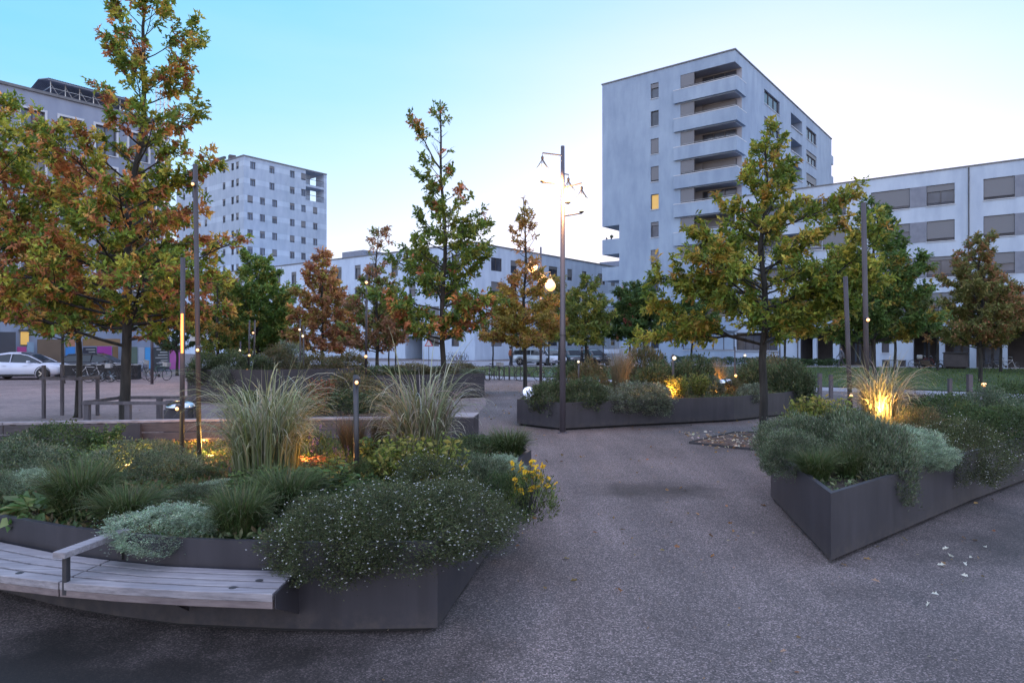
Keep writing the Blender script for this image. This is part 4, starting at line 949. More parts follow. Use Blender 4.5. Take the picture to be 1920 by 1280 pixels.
tree('tall slender oak in the middle with a long thin top', 832, 20.0, 9.45, [(2.3, 1.4, 1.5), (3.4, 1.6, 1.7), (4.7, 1.4, 1.25), (5.6, 1.1, .85), (6.4, .6, .6), (8, .4, .55), (9.45, .15)], .085, PL([(.05, .085, .022), (.08, .115, .025), (.11, .125, .03)], OAKR, .75), 12, nb=72, dens=1.4, leaf=.155, ros=8, thin=1.0, special=((7.25, -.8, 1.0, 1.5), (5.55, .95, .35, 1.2)))
tree('broad green and yellow oak in the bed at right', 1432, 15.5, 6.95, [(2.35, 2.0, 2.3), (3.1, 2.0, 2.4), (3.9, 2.2, 1.9), (4.6, 1.4, 1.0), (5.9, .75, .65), (6.95, .3)], .095, PL([(.06, .09, .02), (.10, .125, .025), (.17, .165, .035)], [(.22, .17, .04), (.2, .16, .04), (.2, .12, .035)], .7), 21, nb=54, dens=1.3, leaf=.15, ros=9, gap=-.72, special=((3.2, -.95, .12, 2.5), (4.6, .95, .25, 2.1)))
tree('dark green oak behind the light poles at right', 1640, 26.0, 7.6, [(2.2, 1.9, 1.7), (3.6, 1.9, 1.9), (4.8, 1.5, 1.1), (6.2, .8), (7.6, .25)], .09, PL([(.04, .072, .024), (.06, .095, .028)], [(.14, .12, .03)], .8), 24, nb=60, dens=1.4, leaf=.175, ros=9)
tree('reddish maple-like tree in front of the arcade at far right', 1838, 36.0, 7.9, [(2.0, 1.9, 2.1), (3.6, 2.3, 2.2), (5.3, 1.5, 1.5), (6.8, .8), (7.9, .3)], .1, PL([(.085, .09, .035), (.11, .10, .04)], [(.20, .10, .065), (.16, .09, .05)], .3), 27, name='maple_tree', nb=66, dens=1.3, leaf=.18, ros=9)
tree('orange-brown oak with a thin tip left of the tall lamp', 985, 30.0, 8.6, [(2.0, 1.7), (3.2, 1.6), (4.4, 1.1, .9), (5.2, .9, .6), (5.8, .35), (7.0, .55), (7.6, .35), (8.6, .12)], .09, PL([(.13, .11, .03), (.18, .13, .035)], [(.2, .12, .05), (.17, .09, .045)], .0), 31, nb=66, dens=1.4, leaf=.17, ros=8, thin=1.0)
tree('small reddish oak left of centre', 604, 34.0, 6.9, [(1.7, 1.4), (3.2, 1.7), (4.6, 1.2), (5.8, .5), (6.9, .3)], .09, PL([(.14, .12, .035)], [(.18, .09, .06), (.15, .07, .05), (.22, .13, .065)], -.55), 35, nb=54, dens=1.35, leaf=.19, ros=9)
tree('thin-topped red-brown oak between the small reddish oak and the slender oak', 706, 32.0, 7.7, [(1.8, 1.3), (3.4, 1.5), (4.8, .9), (5.5, .35), (6.4, .65), (7.7, .3)], .08, PL([(.08, .10, .035)], [(.15, .085, .06), (.13, .075, .05)], -.05), 37, nb=56, dens=1.35, leaf=.185, ros=8, thin=.8)
tree('dark green tree right of the big left oak', 482, 36.0, 6.8, [(1.6, 2.2), (3.4, 2.5), (5, 1.6), (6.8, .4)], .1, PL([(.045, .085, .025), (.07, .11, .03)], [(.14, .13, .035)], .6), 41, name='broadleaf_tree', nb=60, dens=1.25, leaf=.21, ros=9)
tree('green tree seen under the orange right edge of the big oak', 408, 33.0, 5.4, [(1.5, 1.5), (3, 1.8), (5.4, .4)], .09, PL([(.04, .07, .02), (.10, .10, .025)], [(.16, .10, .03)], .3), 43, name='broadleaf_tree', nb=34, dens=.9, leaf=.18)
tree('slim street tree behind the front wheel of the white car', 119, 36.0, 5.8, [(2.3, 1.3), (3.6, 1.6), (5.8, .5)], .08, PL([(.05, .09, .022), (.09, .11, .03)], [(.2, .11, .04)], .4), 45, name='broadleaf_tree', nb=30, dens=.9, leaf=.18)
tree('yellow-green tree directly right of the tall lamp', 1099, 46.0, 6.6, [(2.0, 1.6), (3.8, 1.8), (5.2, 1.0), (6.6, .4)], .1, PL([(.07, .09, .03), (.09, .11, .03)], [(.17, .16, .04)], .5), 47, name='broadleaf_tree', nb=48, dens=1.05, leaf=.22)
tree('yellowing tree hidden by the tall lamp pole', 1048, 52.0, 7.2, [(2.4, 1.5), (4.4, 1.8), (7.2, .4)], .1, PL([(.10, .10, .03)], [(.2, .15, .04)], .0), 48, name='broadleaf_tree', nb=40, dens=1.0, leaf=.23)
tree('clipped round green tree, left one of the close pair before the tower', 1181, 54.0, 6.7, [(2.3, 1.6), (4.0, 2.1), (5.4, 1.5), (6.7, .5)], .09, PL([(.035, .062, .025), (.05, .075, .028)], [(.2, .06, .06)], 1.05), 49, name='broadleaf_tree', nb=48, dens=1.055, leaf=.23)
tree('clipped round green tree, right one of the close pair before the tower', 1208, 53.0, 6.7, [(2.3, 1.6), (4.0, 1.9), (5.4, 1.4), (6.7, .5)], .09, PL([(.035, .065, .025), (.05, .08, .028)], [(.1, .10, .04)], 1.1), 50, name='broadleaf_tree', nb=48, dens=1.055, leaf=.23)
tree('round green tree left of the right oak, before the long ground floor window', 1297, 53.0, 5.4, [(2.3, 1.7), (3.6, 2.2), (5.4, .6)], .09, PL([(.035, .065, .025), (.05, .08, .028)], [(.1, .10, .04)], 1.1), 51, name='broadleaf_tree', nb=42, dens=1.0, leaf=.23)
tree('small round tree beside the arcade corner', 1471, 55.0, 5.2, [(2.7, 1.4), (3.7, 1.8), (5.2, .6)], .09, PL([(.035, .065, .025), (.07, .09, .03)], [(.1, .10, .04)], 1.1), 52, name='broadleaf_tree', nb=40, dens=1.0, leaf=.23)
tree('dark street tree behind the dark green oak at right', 1678, 46.0, 6.2, [(2.4, 1.9), (4.2, 2.2), (6.2, .6)], .1, PL([(.04, .06, .022), (.07, .08, .03)], [(.14, .11, .04)], .9), 53, name='broadleaf_tree', nb=46, dens=1.0, leaf=.23)
tree('street tree at the far right edge before the arcade', 1876, 48.0, 6.0, [(2.6, 2.0), (4.2, 2.4), (6.0, .6)], .1, PL([(.06, .075, .028), (.08, .09, .03)], [(.16, .11, .05)], .7), 54, name='broadleaf_tree', nb=46, dens=1.0, leaf=.23)
tree('street tree outside the right edge before the arcade', 1990, 45.0, 6.6, [(2.4, 2.0), (4.2, 2.4), (6.6, .6)], .1, PL([(.05, .07, .025)], [(.16, .11, .05)], .9), 55, name='broadleaf_tree', nb=40, dens=1.0, leaf=.23)
tree('dark tree between the big left oak and the hoarding', 332, 44.0, 4.6, [(1.7, 1.6), (3, 1.9), (4.6, .6)], .09, PL([(.025, .045, .02)], [(.06, .05, .02)], 1.1), 56, name='broadleaf_tree', nb=28, dens=.85, leaf=.2)
for i, (u, Y, H, lab) in enumerate(((924, 56, 4.6, 'staked young green tree left of the orange-brown oak'), (960, 60, 5.0, 'staked young tree behind the person beside the parked cars'), (975, 63, 5.4, 'young tree left of the pale parked car'), (1029, 60, 5.2, 'young tree behind the parked cars, left of the tall lamp'), (709, 56, 5.0, 'thin young tree just right of the pole with two orange lamps'), (729, 58, 5.2, 'thin young tree second right of the pole with two orange lamps'), (742, 62, 5.0, 'thin young tree left of the dark entrance'), (641, 57, 5.0, 'thin young tree right of the small reddish oak'), (532, 55, 5.0, 'thin young tree left of the small reddish oak'), (429, 57, 5.2, 'thin young tree behind the tallest left light pole'), (1758, 50, 5.4, 'thin tree before the second column of the arcade'), (508, 60, 5.4, 'thin young tree behind the dark green tree'))):
    tree(lab, u, Y, H, [(2.2, .9), (3.4, 1.15), (H, .35)], .07, PL([(.045, .075, .025), (.08, .09, .03)], [(.18, .10, .05)], .5), 70 + i, name='young_tree', nb=20, dens=.7, leaf=.22, ros=7, group='young street trees along the far road', lobed=False)

# ---------------------------------------------------------------- plants
PROTO = {}; PUFF = 1.3
def sphere_dirs(n, zmin=-.5):
    d = RNG.normal(size=(n * 3, 3)); d /= np.linalg.norm(d, axis=1, keepdims=True); d = d[d[:, 2] > zmin][:n]; return d
def mound_mesh(seed, n, lsize, aspect, cols, w=None, up=.5, bump_=.16, zmin=-.72, inner=.5, fine=True, jit=.3, lobed=False):
    d = sphere_dirs(n, zmin); n = len(d); b = 1 + bump_ * snoise(d, 3.2, seed) + bump_ * .5 * snoise(d, 8, seed + 1)
    rad = b * RNG.uniform(inner, 1.0, n) ** .45 * (1 + (RNG.random(n) < .09) * RNG.uniform(0, .22, n)); P = d * rad[:, None]
    D = d * .8 + RNG.normal(size=(n, 3)) * .55; D[:, 2] += up
    cc = pal(n, cols, w, jit); sh = .75 + .35 * snoise(d, 5, seed + 2)[:, None]; cc = np.clip(cc * sh, .004, .8)
    return leaf_mesh('foliage', P * .93, D, RNG.uniform(.6, 1.3, n) * lsize, aspect, cc, 'leaf', lobed=lobed), P, d
def flower_mesh(name, P, size, col, n_pet=5, mat='petal'):
    n = len(P); Pp = np.repeat(P, n_pet, 0); a = np.tile(np.arange(n_pet) * 2 * np.pi / n_pet, n) + np.repeat(RNG.uniform(0, 6, n), n_pet)
    nd = RNG.normal(size=(n, 3)) * .5 + np.array([0, -.5, .9]); nd /= np.linalg.norm(nd, axis=1, keepdims=True)
    t = np.cross(nd, [.3, .2, 1.]); t /= np.linalg.norm(t, axis=1, keepdims=True); b = np.cross(nd, t)
    D = np.repeat(t, n_pet, 0) * np.cos(a)[:, None] + np.repeat(b, n_pet, 0) * np.sin(a)[:, None]
    return leaf_mesh(name, Pp, D, np.full(n * n_pet, size), .6, pal(n * n_pet, [col], jitter=.1), mat, fold=.1)
def mk(kind):
    s = hash(kind) % 1000 if False else sum(map(ord, kind))
    parts = []
    if kind == 'silver':      # santolina
        me, P, d = mound_mesh(s, 22000, .055, .32, [(.15, .20, .16), (.20, .26, .22), (.27, .33, .29)], up=.9, bump_=.17, inner=.65)
        parts = [('foliage', me)]
    elif kind == 'lavender':
        me, P, d = mound_mesh(s, 15000, .085, .16, [(.065, .09, .055), (.10, .125, .09), (.15, .17, .14)], up=1.1, bump_=.2, inner=.55)
        parts = [('foliage', me)]
    elif kind == 'aster':     # fine dark shrub with white dots
        me, P, d = mound_mesh(s, 26000, .05, .26, [(.035, .045, .025), (.055, .07, .035), (.085, .095, .055)], up=.35, bump_=.24, inner=.4)
        k = RNG.choice(len(P), 560); fl = P[k] * 1.0; fl = fl[(fl[:, 1] < .75)]
        parts = [('foliage', me), ('flowers', flower_mesh('flowers', fl * 1.03, .015, (.50, .48, .48)))]
    elif kind == 'darkshrub':
        me, P, d = mound_mesh(s, 9000, .07, .42, [(.03, .05, .022), (.045, .07, .03), (.06, .085, .04)], up=.5, bump_=.18); parts = [('foliage', me)]
    elif kind == 'greyshrub':
        me, P, d = mound_mesh(s, 9000, .065, .36, [(.06, .085, .06), (.085, .11, .08), (.12, .14, .11)], up=.5, bump_=.2); parts = [('foliage', me)]
    elif kind == 'brownshrub':
        me, P, d = mound_mesh(s, 9000, .07, .3, [(.09, .08, .05), (.12, .09, .06), (.06, .07, .035)], up=.7, bump_=.2); parts = [('foliage', me)]
    elif kind == 'farshrub':
        me, P, d = mound_mesh(s, 5200, .11, .4, [(.035, .055, .03), (.055, .075, .04), (.08, .09, .055)], up=.5, bump_=.2); parts = [('foliage', me)]
    elif kind == 'farsilver':
        me, P, d = mound_mesh(s, 5200, .10, .34, [(.10, .12, .10), (.15, .17, .15)], up=.7, bump_=.18); parts = [('foliage', me)]
    elif kind == 'farbrown':
        me, P, d = mound_mesh(s, 5200, .11, .32, [(.10, .085, .05), (.13, .10, .065), (.07, .075, .04)], up=.8, bump_=.2); parts = [('foliage', me)]
    elif kind == 'tuft':      # dark fine grass dome
        n = 1900; a = RNG.uniform(0, 6.28, n); r = np.sqrt(RNG.uniform(0, 1, n)) * .35
        base = np.stack([np.cos(a) * r, np.sin(a) * r, np.zeros(n)], 1); td = np.stack([np.cos(a), np.sin(a)], 1) + RNG.normal(size=(n, 2)) * .5
        cb = pal(n, [(.03, .055, .015), (.045, .075, .02)]); ct = pal(n, [(.06, .10, .03), (.09, .13, .04), (.15, .15, .07)], jitter=.4)
        parts = [('foliage', ribbons('foliage', base, td, RNG.uniform(.45, 1.4, n), np.full(n, .018), cb, ct, RNG.uniform(.5, 2.5, n), 6))]
    elif kind == 'broad':     # large-leaved perennial
        n = 150; a = RNG.uniform(0, 6.28, n); e = RNG.uniform(.1, 1.2, n); D = np.stack([np.cos(a) * np.cos(e), np.sin(a) * np.cos(e), np.sin(e)], 1)
        P = D * RNG.uniform(.25, .75, n)[:, None] * np.array([1, 1, .9]); D2 = D.copy(); D2[:, 2] -= RNG.uniform(.1, .9, n)
        parts = [('foliage', leaf_mesh('foliage', P, D2, RNG.uniform(.25, .5, n), .62, pal(n, [(.05, .09, .03), (.085, .12, .05), (.13, .15, .08)]), droop=.25))]
    elif kind in ('leafy', 'leafyyellow', 'leafyred'):
        cols = {'leafy': [(.035, .065, .022), (.05, .085, .03), (.075, .10, .04)], 'leafyyellow': [(.10, .12, .03), (.15, .14, .045), (.07, .085, .025)], 'leafyred': [(.15, .05, .035), (.10, .05, .03), (.08, .075, .03)]}[kind]
        Ps = []; Ds = []
        mbs = MB()
        for k in range(60):
            a = RNG.uniform(0, 6.28); r = RNG.uniform(0, .5); tip = np.array([math.cos(a) * (r + .35), math.sin(a) * (r + .35), RNG.uniform(.6, 1.05)]); b = np.array([math.cos(a) * r * .5, math.sin(a) * r * .5, 0])
            mbs.tube([tuple(b), tuple((b + tip) / 2 + np.array([0, 0, .08])), tuple(tip)], .006, 3)
            for t in np.linspace(.15, 1, 20):
                p = b * (1 - t) + tip * t; p[2] += .08 * math.sin(t * 3.1); Ps.append(p); w = RNG.uniform(0, 6.28); Ds.append([math.cos(w), math.sin(w), RNG.uniform(-.3, .8)])
        n = len(Ps); parts = [('stems', mbs), ('foliage', leaf_mesh('foliage', Ps, Ds, RNG.uniform(.1, .2, n), .4, pal(n, cols), droop=.2))]
    elif kind == 'salvia':
        Ps = []; Ds = []; cs = []; mbs = MB()
        for k in range(16):
            x, y = RNG.normal(size=2) * .28; h = RNG.uniform(.7, 1.05); mbs.tube([(x * .6, y * .6, 0), (x, y, h)], .006, 3)
            for t in np.linspace(.5, 1, 34):
                w = RNG.uniform(0, 6.28); Ps.append([x * (.6 + .4 * t), y * (.6 + .4 * t), h * t]); Ds.append([math.cos(w), math.sin(w), .4]); cs.append(0)
        n = len(Ps); me2, P, d = mound_mesh(s, 1600, .1, .4, [(.035, .06, .025), (.05, .08, .035)], zmin=0)
        parts = [('stems', mbs), ('flowers', leaf_mesh('flowers', Ps, Ds, RNG.uniform(.03, .06, n), .5, pal(n, [(.07, .045, .17), (.11, .07, .22)]), 'petal')), ('foliage', me2)]
    elif kind == 'rudbeckia':
        n = 60; P = np.stack([RNG.normal(size=n) * .42, RNG.normal(size=n) * .35, RNG.uniform(.45, 1.05, n)], 1); mbs = MB()
        for p in P: mbs.tube([(p[0] * .3, p[1] * .3 + .0, 0), (p[0] * .8, p[1] * .8, p[2] * .6), tuple(p)], .006, 3)
        me2, Q, d = mound_mesh(s, 1800, .09, .35, [(.06, .085, .03), (.09, .11, .04)], zmin=0)
        parts = [('stems', mbs), ('flowers', flower_mesh('flowers', P, .085, (.46, .25, .02), 9)), ('foliage', me2)]
    elif kind in ('bigA', 'bigB', 'bigC'):
        n = {'bigA': 640, 'bigB': 620, 'bigC': 620}[kind]; a = RNG.uniform(0, 6.28, n); r = np.sqrt(RNG.uniform(0, 1, n)) * (.30 if kind == 'bigA' else .22)
        base = np.stack([np.cos(a) * r, np.sin(a) * r, np.zeros(n)], 1); td = np.stack([np.cos(a), np.sin(a)], 1) + RNG.normal(size=(n, 2)) * .55
        L = RNG.uniform(.45, 1.0, n) * (1.6 if kind == 'bigA' else 1.42)
        if kind == 'bigA': L[-5:] = 1.95
        if kind == 'bigA': cb = pal(n, [(.06, .085, .02), (.10, .12, .035)]); ct = pal(n, [(.20, .23, .08), (.34, .35, .2), (.44, .43, .31)], [2, 3, 4])
        elif kind == 'bigB': cb = pal(n, [(.17, .12, .06), (.11, .09, .04), (.10, .11, .04)]); ct = pal(n, [(.30, .30, .20), (.44, .42, .34), (.20, .21, .10)])
        else: cb = pal(n, [(.22, .15, .06), (.14, .12, .05)]); ct = pal(n, [(.38, .33, .2), (.45, .42, .32), (.25, .24, .14)])
        wd = RNG.uniform(.008, .019, n); q = n // 7; wd[:q] = RNG.uniform(.016, .026, q); L[:q] *= 1.12; ct[:q] = pal(q, [(.40, .40, .27), (.32, .34, .18)]); cb[:q] = cb[:q] * .5 + ct[:q] * .3
        parts = [('blades', ribbons('blades', base, td, L, wd, cb, ct, np.where(RNG.random(n) < .16, RNG.uniform(.2, 1.2, n), RNG.uniform(1.7, 3.4, n)), 12, pw=2.7))]
    elif kind == 'strawgrass':
        n = 800; a = RNG.uniform(0, 6.28, n); r = np.sqrt(RNG.uniform(0, 1, n)) * .22; base = np.stack([np.cos(a) * r, np.sin(a) * r, np.zeros(n)], 1)
        td = np.stack([np.cos(a), np.sin(a)], 1) + RNG.normal(size=(n, 2)) * .5; cb = pal(n, [(.12, .10, .05), (.09, .09, .04)]); ct = pal(n, [(.26, .21, .13), (.32, .28, .2)])
        parts = [('blades', ribbons('blades', base, td, RNG.uniform(.6, 1.1, n), np.full(n, .012), cb, ct, RNG.uniform(.15, 1.7, n), 6))]
    elif kind == 'redgrass':
        n = 900; a = RNG.uniform(0, 6.28, n); r = np.sqrt(RNG.uniform(0, 1, n)) * .22; base = np.stack([np.cos(a) * r, np.sin(a) * r, np.zeros(n)], 1)
        td = np.stack([np.cos(a), np.sin(a)], 1) + RNG.normal(size=(n, 2)) * .5; cb = pal(n, [(.06, .06, .025)]); ct = pal(n, [(.16, .09, .06), (.12, .11, .06), (.2, .13, .09)])
        parts = [('blades', ribbons('blades', base, td, RNG.uniform(.6, 1.15, n), np.full(n, .010), cb, ct, RNG.uniform(.15, 1.4, n), 6))]
    return parts
CATN = {'silver': ('santolina_shrub', 'shrub'), 'lavender': ('lavender_shrub', 'shrub'), 'aster': ('aster_shrub', 'flowering shrub'), 'darkshrub': ('leafy_shrub', 'shrub'), 'greyshrub': ('grey_shrub', 'shrub'),
        'brownshrub': ('brown_shrub', 'shrub'), 'farshrub': ('leafy_shrub', 'shrub'), 'farsilver': ('santolina_shrub', 'shrub'), 'farbrown': ('brown_shrub', 'shrub'), 'tuft': ('grass_tuft', 'grass tuft'), 'broad': ('broadleaf_plant', 'plant'),
        'leafy': ('leafy_plant', 'plant'), 'leafyyellow': ('leafy_plant', 'plant'), 'leafyred': ('leafy_plant', 'plant'), 'salvia': ('salvia_plant', 'flowering plant'), 'rudbeckia': ('coneflower_plant', 'flowering plant'),
        'bigA': ('ornamental_grass', 'ornamental grass'), 'bigB': ('ornamental_grass', 'ornamental grass'), 'bigC': ('ornamental_grass', 'ornamental grass'), 'strawgrass': ('ornamental_grass', 'ornamental grass'), 'redgrass': ('ornamental_grass', 'ornamental grass')}
DOME = {'silver', 'lavender', 'aster', 'darkshrub', 'greyshrub', 'brownshrub', 'farshrub', 'farsilver', 'farbrown'}
def plant(kind, u, vtop, Y, wpx, label, zb=.62, depth=1.0, rot=None, sc=None, grp=None, vbot=None):
    if kind not in PROTO:
        root = empty(CATN[kind][0]); ms = []
        for nm, me in mk(kind):
            if isinstance(me, MB): me.build(nm, 'bark', root)
            else: obj_of(me, nm, root)
        PROTO[kind] = root; o = root
    else: o = copy_tree(PROTO[kind])
    ztop = gz(vtop, Y); r = wpx / F * Y / 2
    if kind in DOME:
        h = ztop - zb; zlow = gz(vbot, Y - r * depth * .8) if vbot else zb - h * .12; h *= PUFF; sz = (ztop - zlow) / 1.66 if vbot else h * .87; zc = ztop - sz * .98 if vbot else zb + h * .15; r *= 1.18; o.scale = (r, r * depth, sz); o.location = (px(u, Y), Y, zc)
    else:
        h = ztop - zb
        if kind.startswith('big'): sc = sc or 1.0; o.scale = (sc,) * 3
        elif kind == 'tuft': o.scale = (r / .80, r / .80, h / .60)
        else: o.scale = (r / .68, r / .68, h / .85 * 1.12)
        o.location = (px(u, Y), Y, zb)
    o.rotation_euler = (0, 0, rot if rot is not None else RNG.uniform(0, 6.28) * (kind != 'aster'))
    tag(o, label, CATN[kind][1], grp or 'plants of the planters'); return o
g1 = 'plants in the left foreground planter'; g2 = 'plants in the middle planter'; g3 = 'plants in the right planter'; g4 = 'plants in the planters behind the slatted bench'
p = plant
# P1
p('aster', 612, 935, 5.2, 235, 'white-dotted aster shrub hanging over the planter wall right beside the bench end', depth=.85, vbot=1112, grp=g1)
p('aster', 735, 912, 5.27, 280, 'largest white-dotted aster shrub in the middle of the planter front', depth=.85, vbot=1085, grp=g1)
p('aster', 850, 905, 5.5, 200, 'white-dotted aster shrub next to the planter corner', depth=.9, vbot=1050, grp=g1)
p('aster', 800, 880, 6.5, 170, 'paler aster shrub behind the front row, left of the lavender mound', grp=g1)
p('silver', 315, 950, 5.48, 190, 'dense silver-green santolina cushion behind the bench', depth=.9, vbot=1040, grp=g1)
p('silver', 428, 945, 5.95, 150, 'second silver-teal santolina cushion right of the first', depth=.85, vbot=1015, grp=g1)
p('silver', 420, 905, 7.2, 110, 'small silver mound below the large grass tuft', grp=g1)
p('tuft', 150, 912, 6.15, 165, 'arching green grass tuft above the broad leaves at left', grp=g1)
p('tuft', 240, 945, 5.85, 150, 'dark grass tuft left of the santolina cushion', grp=g1)
p('tuft', 450, 955, 5.5, 140, 'dark grass tuft hanging over the rim behind the bench', grp=g1)
p('tuft', 535, 918, 6.2, 170, 'broad green grass mound below the large grass tuft', grp=g1)
p('broad', 75, 925, 6.2, 130, 'broad-leaved plant at the rim at far left', grp=g1)
p('broad', 300, 905, 7.4, 100, 'broad-leaved dark plant in the middle of the left bed', grp=g1)
p('greyshrub', 30, 838, 7.8, 170, 'grey-green bushy shrub at the left edge of the bed', grp=g1)
p('greyshrub', 225, 845, 7.8, 135, 'grey-green shrub in the middle of the left bed', grp=g1)
p('greyshrub', 312, 852, 7.8, 130, 'blue-grey shrub left of the slim poles', grp=g1)
p('darkshrub', 105, 808, 9.3, 130, 'dark leafy shrub in front of the slatted bench at left', grp=g1)
p('leafy', 198, 812, 9.5, 60, 'small upright leafy plant before the slatted bench', grp=g1)
p('leafyyellow', 240, 842, 8.8, 75, 'yellowish leafy plant lit by the dim uplight', grp=g1)
p('darkshrub', 160, 880, 7.2, 100, 'low dark shrub between the grey shrubs', grp=g1)
p('silver', 60, 890, 7.0, 90, 'small silver cushion left of the arching grass', grp=g1)
p('leafyyellow', 405, 868, 9.0, 60, 'small yellow-lit plant right of the tallest slim pole', grp=g1)
p('bigA', 495, 650, 7.35, 250, 'large pale green ornamental grass with arching striped blades', sc=.97, grp=g1)
p('bigA', 515, 650, 7.6, 250, 'ornamental grass grown together with the large one, slightly behind it', sc=.84, rot=2.2, grp=g1)
p('bigB', 790, 690, 7.9, 200, 'straw-coloured ornamental grass right of the short dark pole', sc=1.13, grp=g1)
p('redgrass', 660, 795, 9.2, 100, 'reddish fine grass just behind the short dark pole', grp=g1)
p('redgrass', 715, 790, 9.6, 80, 'brown fine grass between the short pole and the straw-coloured grass', grp=g1)
p('leafyred', 590, 862, 8.3, 90, 'red-leaved plant glowing at the foot of the large grass', grp=g1)
p('salvia', 575, 815, 8.8, 80, 'purple salvia spikes right of the large grass', grp=g1)
p('salvia', 638, 850, 8.0, 50, 'single purple salvia left of the short dark pole', grp=g1)
p('salvia', 850, 880, 7.0, 55, 'purple salvia in front of the straw-coloured grass', grp=g1)
p('leafy', 615, 885, 6.9, 140, 'bright green leafy plant left of the short pole foot', grp=g1)
p('leafy', 720, 842, 7.8, 90, 'green leafy plant right of the short dark pole', grp=g1)
p('leafyyellow', 745, 850, 7.0, 105, 'yellow-brown leafy plant below the straw-coloured grass', grp=g1)
p('leafyyellow', 820, 852, 6.9, 100, 'second yellow-brown plant toward the corner', grp=g1)
p('darkshrub', 690, 878, 7.1, 80, 'low dark shrub at the foot of the short pole', grp=g1)
p('darkshrub', 888, 826, 9.2, 110, 'dark shrub in front of the metal end box', grp=g1)
p('tuft', 955, 828, 9.3, 100, 'spiky dark grass tuft at the right edge of the left bed', grp=g1)
p('silver', 942, 852, 8.3, 90, 'silver cushion hanging over the right rim of the left bed', vbot=930, grp=g1)
p('lavender', 900, 868, 7.4, 125, 'grey lavender mound above the yellow flowers', grp=g1)
p('darkshrub', 940, 888, 7.0, 100, 'dark shrub bulging over the right wall by the yellow flowers', vbot=990, grp=g1)
p('rudbeckia', 990, 895, 6.9, 86, 'yellow coneflowers leaning over the right wall of the left planter', zb=.45, grp=g1)
p('leafyyellow', 505, 868, 8.6, 90, 'dry leafy plant behind the large grass', grp=g1)
p('greyshrub', 130, 850, 8.4, 100, 'grey shrub right of the left edge shrub', grp=g1)
for (k, u, v, Y, w, lab) in (('greyshrub', 170, 905, 6.9, 90, 'small grey-green shrub behind the arching grass tuft'), ('lavender', 262, 925, 6.6, 90, 'small lavender between the dark tuft and the santolina'), ('lavender', 355, 915, 6.7, 100, 'lavender mound behind the santolina cushion'),
    ('darkshrub', 375, 880, 7.9, 80, 'dark round shrub at the foot of the two slim poles'), ('lavender', 10, 895, 6.9, 100, 'lavender at the far left behind the broad leaves'), ('greyshrub', 90, 860, 7.9, 90, 'grey shrub in front of the dark leafy one at far left'),
    ('leafy', 160, 850, 8.2, 80, 'green leafy plant in the middle distance of the left bed'), ('greyshrub', 345, 855, 8.9, 70, 'pale grey shrub by the strip-lit slim pole'), ('leafy', 480, 895, 6.7, 90, 'leafy plant at the lower left of the large grass'), ('silver', 365, 960, 5.75, 90, 'small silver cushion squeezed between the two santolinas'),
    ('lavender', 585, 935, 6.1, 110, 'lavender behind the white-dotted aster nearest the bench'), ('darkshrub', 690, 915, 6.2, 120, 'dark shrub behind the largest aster'), ('greyshrub', 870, 855, 8.0, 110, 'grey-green shrub below the metal end box'), ('darkshrub', 800, 860, 8.4, 110, 'dark shrub at the foot of the straw-coloured grass'),
    ('greyshrub', 290, 830, 9.6, 80, 'shrub against the slatted bench left of the slim poles'), ('darkshrub', 40, 830, 9.0, 110, 'dark shrub against the slatted bench at far left'), ('tuft', 20, 930, 6.7, 110, 'grass tuft at the rim at the left edge of the frame')):
    p(k, u, v, Y, w, lab, grp=g1)
# P2
p('farshrub', 1028, 712, 17.6, 70, 'round dark shrub overhanging the left end of the middle planter', vbot=778, grp=g2)
p('farshrub', 1095, 708, 17.5, 74, 'round dark shrub just right of the tall lamp post', vbot=768, grp=g2)
p('farsilver', 1130, 728, 18.0, 46, 'small silver-leaved shrub beside the round dark shrub', grp=g2)
p('farsilver', 1205, 714, 18.1, 105, 'large grey santolina hanging over the front of the middle planter', vbot=770, grp=g2)
p('farsilver', 1165, 738, 17.7, 64, 'lower grey santolina below the straw grass', vbot=776, grp=g2)
p('farsilver', 1228, 734, 17.95, 60, 'right-hand grey santolina clump over the wall', vbot=782, grp=g2)
p('strawgrass', 1162, 668, 19.6, 70, 'straw-coloured upright grass clump in the middle planter', grp=g2)
p('farbrown', 1210, 664, 22.5, 80, 'brown fading grass shrub at the back of the middle planter', grp=g2)
p('farbrown', 1105, 688, 21.5, 70, 'brown shrub behind the tall lamp post', grp=g2)
p('farshrub', 1065, 692, 22.0, 50, 'back shrub hidden behind the tall lamp post', grp=g2)
p('farshrub', 1230, 692, 20.5, 80, 'dark green shrub right of the straw grass', grp=g2)
p('farshrub', 1298, 684, 20.8, 90, 'bushy green shrub right of the short light pole', grp=g2)
p('farsilver', 1330, 712, 20.4, 55, 'blue-grey low shrub beside the spotlights', grp=g2)
p('leafyyellow', 1312, 712, 19.4, 36, 'small yellow-green plant at the front rim of the middle planter', grp=g2)
p('strawgrass', 1345, 684, 21.3, 46, 'orange-lit grass clump by the uplight', grp=g2)
p('leafyyellow', 1272, 716, 19.0, 40, 'low plant lit orange at the foot of the short pole', grp=g2)
p('farsilver', 1408, 718, 19.6, 52, 'silver shrub spilling over the wall left of the oak trunk', vbot=758, grp=g2)
p('farshrub', 1415, 690, 22.3, 70, 'green shrub just left of the oak trunk', grp=g2)
p('farshrub', 1480, 690, 21.4, 80, 'large green shrub at the right end of the middle planter', grp=g2)
p('farshrub', 1495, 700, 21.3, 50, 'shrub hanging over the right end of the middle planter', vbot=745, grp=g2)
p('farbrown', 1445, 682, 23.5, 110, 'brownish heather at the back right of the middle planter', grp=g2)
p('farbrown', 1370, 714, 20.6, 40, 'rusty low plant right of the spotlights', grp=g2)
p('farsilver', 1385, 694, 23.5, 60, 'pale shrub behind the orange lamp', grp=g2)
